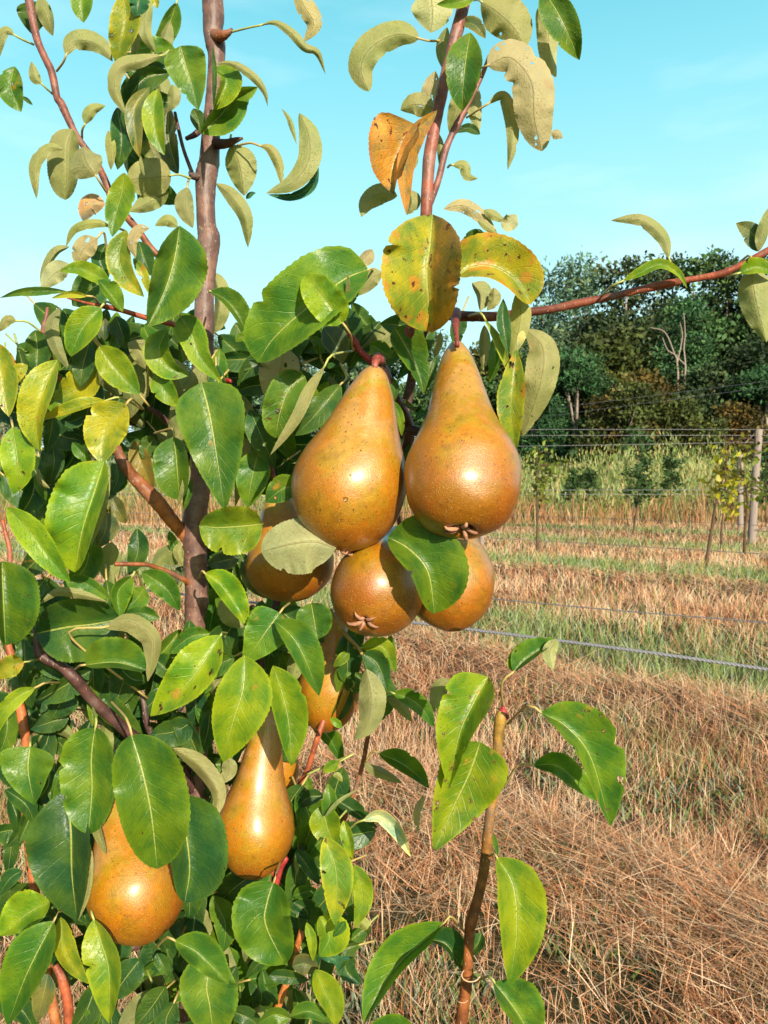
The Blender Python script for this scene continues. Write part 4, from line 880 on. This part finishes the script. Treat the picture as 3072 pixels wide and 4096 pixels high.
for i, ln in enumerate(l for l in LEAVES.strip().splitlines() if l.strip()):
    a, b, c, o = ln.split('|'); tk = a.split(); wA, wB = map(float, b.split()); face, col, d = c.split()
    items.append(build_leaf(i, tk[0], [tuple(map(float, t.split(','))) for t in tk[1:]], wA, wB, face, col, float(d), o.split()))
# shaded inner leaves filling the depth of the crown
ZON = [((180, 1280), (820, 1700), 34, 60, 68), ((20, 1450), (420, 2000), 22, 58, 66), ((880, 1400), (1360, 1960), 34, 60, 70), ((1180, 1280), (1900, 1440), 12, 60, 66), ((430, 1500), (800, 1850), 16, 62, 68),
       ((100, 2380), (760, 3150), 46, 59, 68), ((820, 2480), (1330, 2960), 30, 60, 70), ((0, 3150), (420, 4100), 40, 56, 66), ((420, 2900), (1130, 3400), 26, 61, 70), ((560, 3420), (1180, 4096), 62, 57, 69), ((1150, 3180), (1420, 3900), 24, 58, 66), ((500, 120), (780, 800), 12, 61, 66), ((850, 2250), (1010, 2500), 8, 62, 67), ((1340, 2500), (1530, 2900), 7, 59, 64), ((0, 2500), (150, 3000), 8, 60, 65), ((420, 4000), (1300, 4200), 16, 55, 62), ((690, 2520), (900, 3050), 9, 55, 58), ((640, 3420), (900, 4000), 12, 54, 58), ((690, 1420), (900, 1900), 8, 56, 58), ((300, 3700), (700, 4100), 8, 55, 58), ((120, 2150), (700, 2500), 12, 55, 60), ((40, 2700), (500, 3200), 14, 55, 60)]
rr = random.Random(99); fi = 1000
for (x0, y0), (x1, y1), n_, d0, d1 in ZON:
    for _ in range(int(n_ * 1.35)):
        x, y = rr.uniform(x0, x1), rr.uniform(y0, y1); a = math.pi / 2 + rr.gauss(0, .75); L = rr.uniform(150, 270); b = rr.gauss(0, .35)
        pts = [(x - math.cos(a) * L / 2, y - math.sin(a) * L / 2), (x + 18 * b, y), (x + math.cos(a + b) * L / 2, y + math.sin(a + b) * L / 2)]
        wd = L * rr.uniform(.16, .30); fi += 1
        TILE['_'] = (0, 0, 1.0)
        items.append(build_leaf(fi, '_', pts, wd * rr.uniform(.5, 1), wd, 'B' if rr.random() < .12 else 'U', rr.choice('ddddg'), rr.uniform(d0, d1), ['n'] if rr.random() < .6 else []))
order = sorted(range(len(items)), key=lambda i: -items[i][5] * (1 if i < len([1 for l in LEAVES.strip().splitlines() if l.strip()]) else .25))
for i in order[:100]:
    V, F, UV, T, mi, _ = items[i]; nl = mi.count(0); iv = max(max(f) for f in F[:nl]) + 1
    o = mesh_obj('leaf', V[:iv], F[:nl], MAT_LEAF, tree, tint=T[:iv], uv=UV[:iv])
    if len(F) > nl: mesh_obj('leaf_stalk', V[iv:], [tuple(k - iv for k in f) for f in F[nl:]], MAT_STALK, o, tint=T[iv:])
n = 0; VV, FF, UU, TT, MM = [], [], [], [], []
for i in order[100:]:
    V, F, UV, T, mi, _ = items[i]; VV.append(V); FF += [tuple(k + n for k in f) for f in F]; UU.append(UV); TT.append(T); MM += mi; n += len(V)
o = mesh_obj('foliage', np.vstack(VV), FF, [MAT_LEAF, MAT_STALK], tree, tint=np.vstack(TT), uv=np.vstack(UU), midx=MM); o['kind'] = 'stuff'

PR1 = [(0, .0), (.006, .07), (.02, .15), (.05, .235), (.1, .32), (.165, .42), (.25, .52), (.33, .62), (.41, .74), (.49, .87), (.57, .96), (.64, 1), (.71, .985), (.78, .935), (.85, .835), (.9, .72), (.94, .58), (.97, .43), (.99, .29), (1.0, .20), (.994, .13), (.975, .07), (.965, .0)]
PR2 = [(0, .0), (.006, .06), (.02, .13), (.05, .20), (.1, .29), (.18, .385), (.26, .46), (.34, .53), (.43, .62), (.52, .76), (.6, .90), (.67, .985), (.72, 1), (.78, .975), (.85, .88), (.9, .76), (.94, .62), (.97, .47), (.99, .33), (1.0, .23), (.993, .15), (.972, .08), (.96, .0)]
PR3 = [(t, r_) for t, r_ in PR2[:14]] + [(.85, .93), (.9, .85), (.94, .75), (.97, .62), (.99, .46), (1.0, .32), (.995, .22), (.97, .12), (.945, .06), (.935, .0)]
def pear(top, bot, hw, prof, label, stem=None, sepals=True, seed=1, calyx_c=(0.34, 0.17, 0.10)):
    a = P(*top[:2], top[2] / 100.); b = P(*bot[:2], bot[2] / 100.); ax = b - a; Ln = np.linalg.norm(ax); ax /= Ln
    dm = (top[2] * .35 + bot[2] * .65) / 100.; R0 = hw * dm / FPX
    e1 = np.cross(ax, (0.0, 1, 0.05)); e1 /= np.linalg.norm(e1); e2 = np.cross(ax, e1)
    r = np.random.default_rng(seed); pts = np.array(prof); q = spline(pts, 90)
    ns = 72; ph = r.uniform(0, 6.28, 4); V = []; T = []
    for (t, rr_) in q:
        for k_ in range(ns):
            th = 2 * math.pi * k_ / ns
            lump = 1 + .022 * math.sin(2 * th + ph[0] + 3 * t) + .014 * math.sin(3 * th + ph[1] - 5 * t) + .010 * math.sin(5 * th + ph[2] + 9 * t)
            dent = 1 + (.05 * math.sin(5 * th + ph[3])) * max(0, (t - .9) / .1)
            rad = max(rr_, 0) * R0 * lump * dent
            off = .02 * R0 * math.sin(4 * t + ph[1])
            V.append(a + ax * (t * Ln) + (rad * math.cos(th) + off) * e1 + rad * math.sin(th) * e2)
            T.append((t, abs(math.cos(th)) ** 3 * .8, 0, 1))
    F = [(i * ns + k_, i * ns + (k_ + 1) % ns, (i + 1) * ns + (k_ + 1) % ns, (i + 1) * ns + k_) for i in range(len(q) - 1) for k_ in range(ns)]
    root = empty('pear', a.tolist()); tag(root, label, 'pear', 'ripe pears hanging on the tree')
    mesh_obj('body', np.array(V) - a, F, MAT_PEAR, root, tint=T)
    # stalk
    sp = stem or [(top[0], top[1] + 8, top[2], 9), (top[0] - 4, top[1] - 40, top[2] + .4, 9), (top[0] - 16, top[1] - 90, top[2] + 1.5, 11)]
    qq = spline([(*P(x, y, d / 100.), s_ * d / 100. / FPX) for x, y, d, s_ in sp], 16); V2, F2 = tube(qq[:, :3] - a, qq[:, 3], 10, noise=.08)
    mesh_obj('stalk', V2, F2, MAT_BARK, root, tint=np.tile((.24, .045, .03, 1), (len(V2), 1)))
    # dried calyx
    if sepals:
        bb = B(); c0 = a + ax * (Ln * (.972 if prof is PR3 else .975))
        for k_ in range(5):
            th = 2 * math.pi * k_ / 5 + r.uniform(-.3, .3); o = math.cos(th) * e1 + math.sin(th) * e2; tn = np.cross(ax, o); s_ = R0 * r.uniform(.85, 1.25)
            c1 = c0 + o * .05 * s_; c2 = c1 + o * .07 * s_ + ax * .09 * s_; c3 = c2 + o * .13 * s_ + ax * .03 * s_ + tn * .05 * s_ * r.uniform(-1, 1); c4 = c3 + o * .05 * s_ - ax * .05 * s_ + tn * .06 * s_ * r.uniform(-1, 1)
            V3, F3 = tube([c1, c2, c3, c4], np.array((.045, .040, .026, .008)) * s_, 6, 8, noise=.3); bb.add(V3 - a, F3, (*(np.array(calyx_c) * r.uniform(.7, 1.4)), 1))
        V3, F3 = tube([c0 - ax * .02 * R0, c0 + ax * .02 * R0], [.13 * R0, .11 * R0], 10); bb.add(V3 - a, F3, (.035, .018, .012, 1))
        bb.obj('calyx', MAT_DRY, root)
    return root
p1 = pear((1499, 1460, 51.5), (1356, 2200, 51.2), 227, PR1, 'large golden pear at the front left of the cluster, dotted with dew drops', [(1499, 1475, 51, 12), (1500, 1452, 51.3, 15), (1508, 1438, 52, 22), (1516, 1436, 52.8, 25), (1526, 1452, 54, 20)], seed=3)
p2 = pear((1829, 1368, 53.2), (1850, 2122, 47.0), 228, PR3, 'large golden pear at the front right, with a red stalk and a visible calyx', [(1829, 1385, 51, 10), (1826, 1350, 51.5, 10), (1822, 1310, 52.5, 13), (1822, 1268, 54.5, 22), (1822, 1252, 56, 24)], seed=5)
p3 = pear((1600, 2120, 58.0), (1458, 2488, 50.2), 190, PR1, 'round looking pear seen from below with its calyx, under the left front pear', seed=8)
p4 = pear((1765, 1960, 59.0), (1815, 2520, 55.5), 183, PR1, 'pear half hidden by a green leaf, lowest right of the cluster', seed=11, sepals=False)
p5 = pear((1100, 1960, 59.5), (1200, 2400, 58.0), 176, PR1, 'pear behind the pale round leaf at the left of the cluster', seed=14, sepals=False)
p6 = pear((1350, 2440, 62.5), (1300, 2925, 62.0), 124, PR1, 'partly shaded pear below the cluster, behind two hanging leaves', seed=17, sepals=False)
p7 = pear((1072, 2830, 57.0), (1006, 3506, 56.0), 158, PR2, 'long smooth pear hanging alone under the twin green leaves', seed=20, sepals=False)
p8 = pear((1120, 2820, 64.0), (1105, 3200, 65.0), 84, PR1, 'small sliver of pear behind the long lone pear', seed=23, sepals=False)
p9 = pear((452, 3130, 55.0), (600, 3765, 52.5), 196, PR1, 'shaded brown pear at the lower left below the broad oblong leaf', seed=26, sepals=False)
# dew drops on the left front pear
kd = M('water_drop', 0.02, 0.5); kd.b.inputs['Transmission Weight'].default_value = 1; kd.b.inputs['IOR'].default_value = 1.33
bb = B(); body = p1.children[0]; me = body.data; bpy.context.view_layer.update()
r = random.Random(4); cand = [v for v in me.vertices if v.normal.y < -.45 and .35 < (v.co.z / -.128) < .97]
for k_ in range(26):
    v = r.choice(cand); s_ = r.uniform(.00035, .0008) if k_ else .0016; c0 = np.array(v.co) - np.array(TREE0) * 0; nn = np.array(v.normal); t1 = np.cross(nn, (0, 0, 1)); t1 /= np.linalg.norm(t1); t2 = np.cross(nn, t1)
    rings = [(1.0, -.1), (.92, .3), (.65, .62), (.3, .78)]; V = [c0 + s_ * (a_ * (math.cos(6.283 * j / 10) * t1 + math.sin(6.283 * j / 10) * t2) + b_ * nn) for a_, b_ in rings for j in range(10)] + [c0 + s_ * .82 * nn]
    F = [(i * 10 + j, i * 10 + (j + 1) % 10, (i + 1) * 10 + (j + 1) % 10, (i + 1) * 10 + j) for i in range(3) for j in range(10)] + [(30 + j, 30 + (j + 1) % 10, 40) for j in range(10)]
    bb.add(V, F)
o = bb.obj('dew_drops', kd.m, p1); o['kind'] = 'stuff'
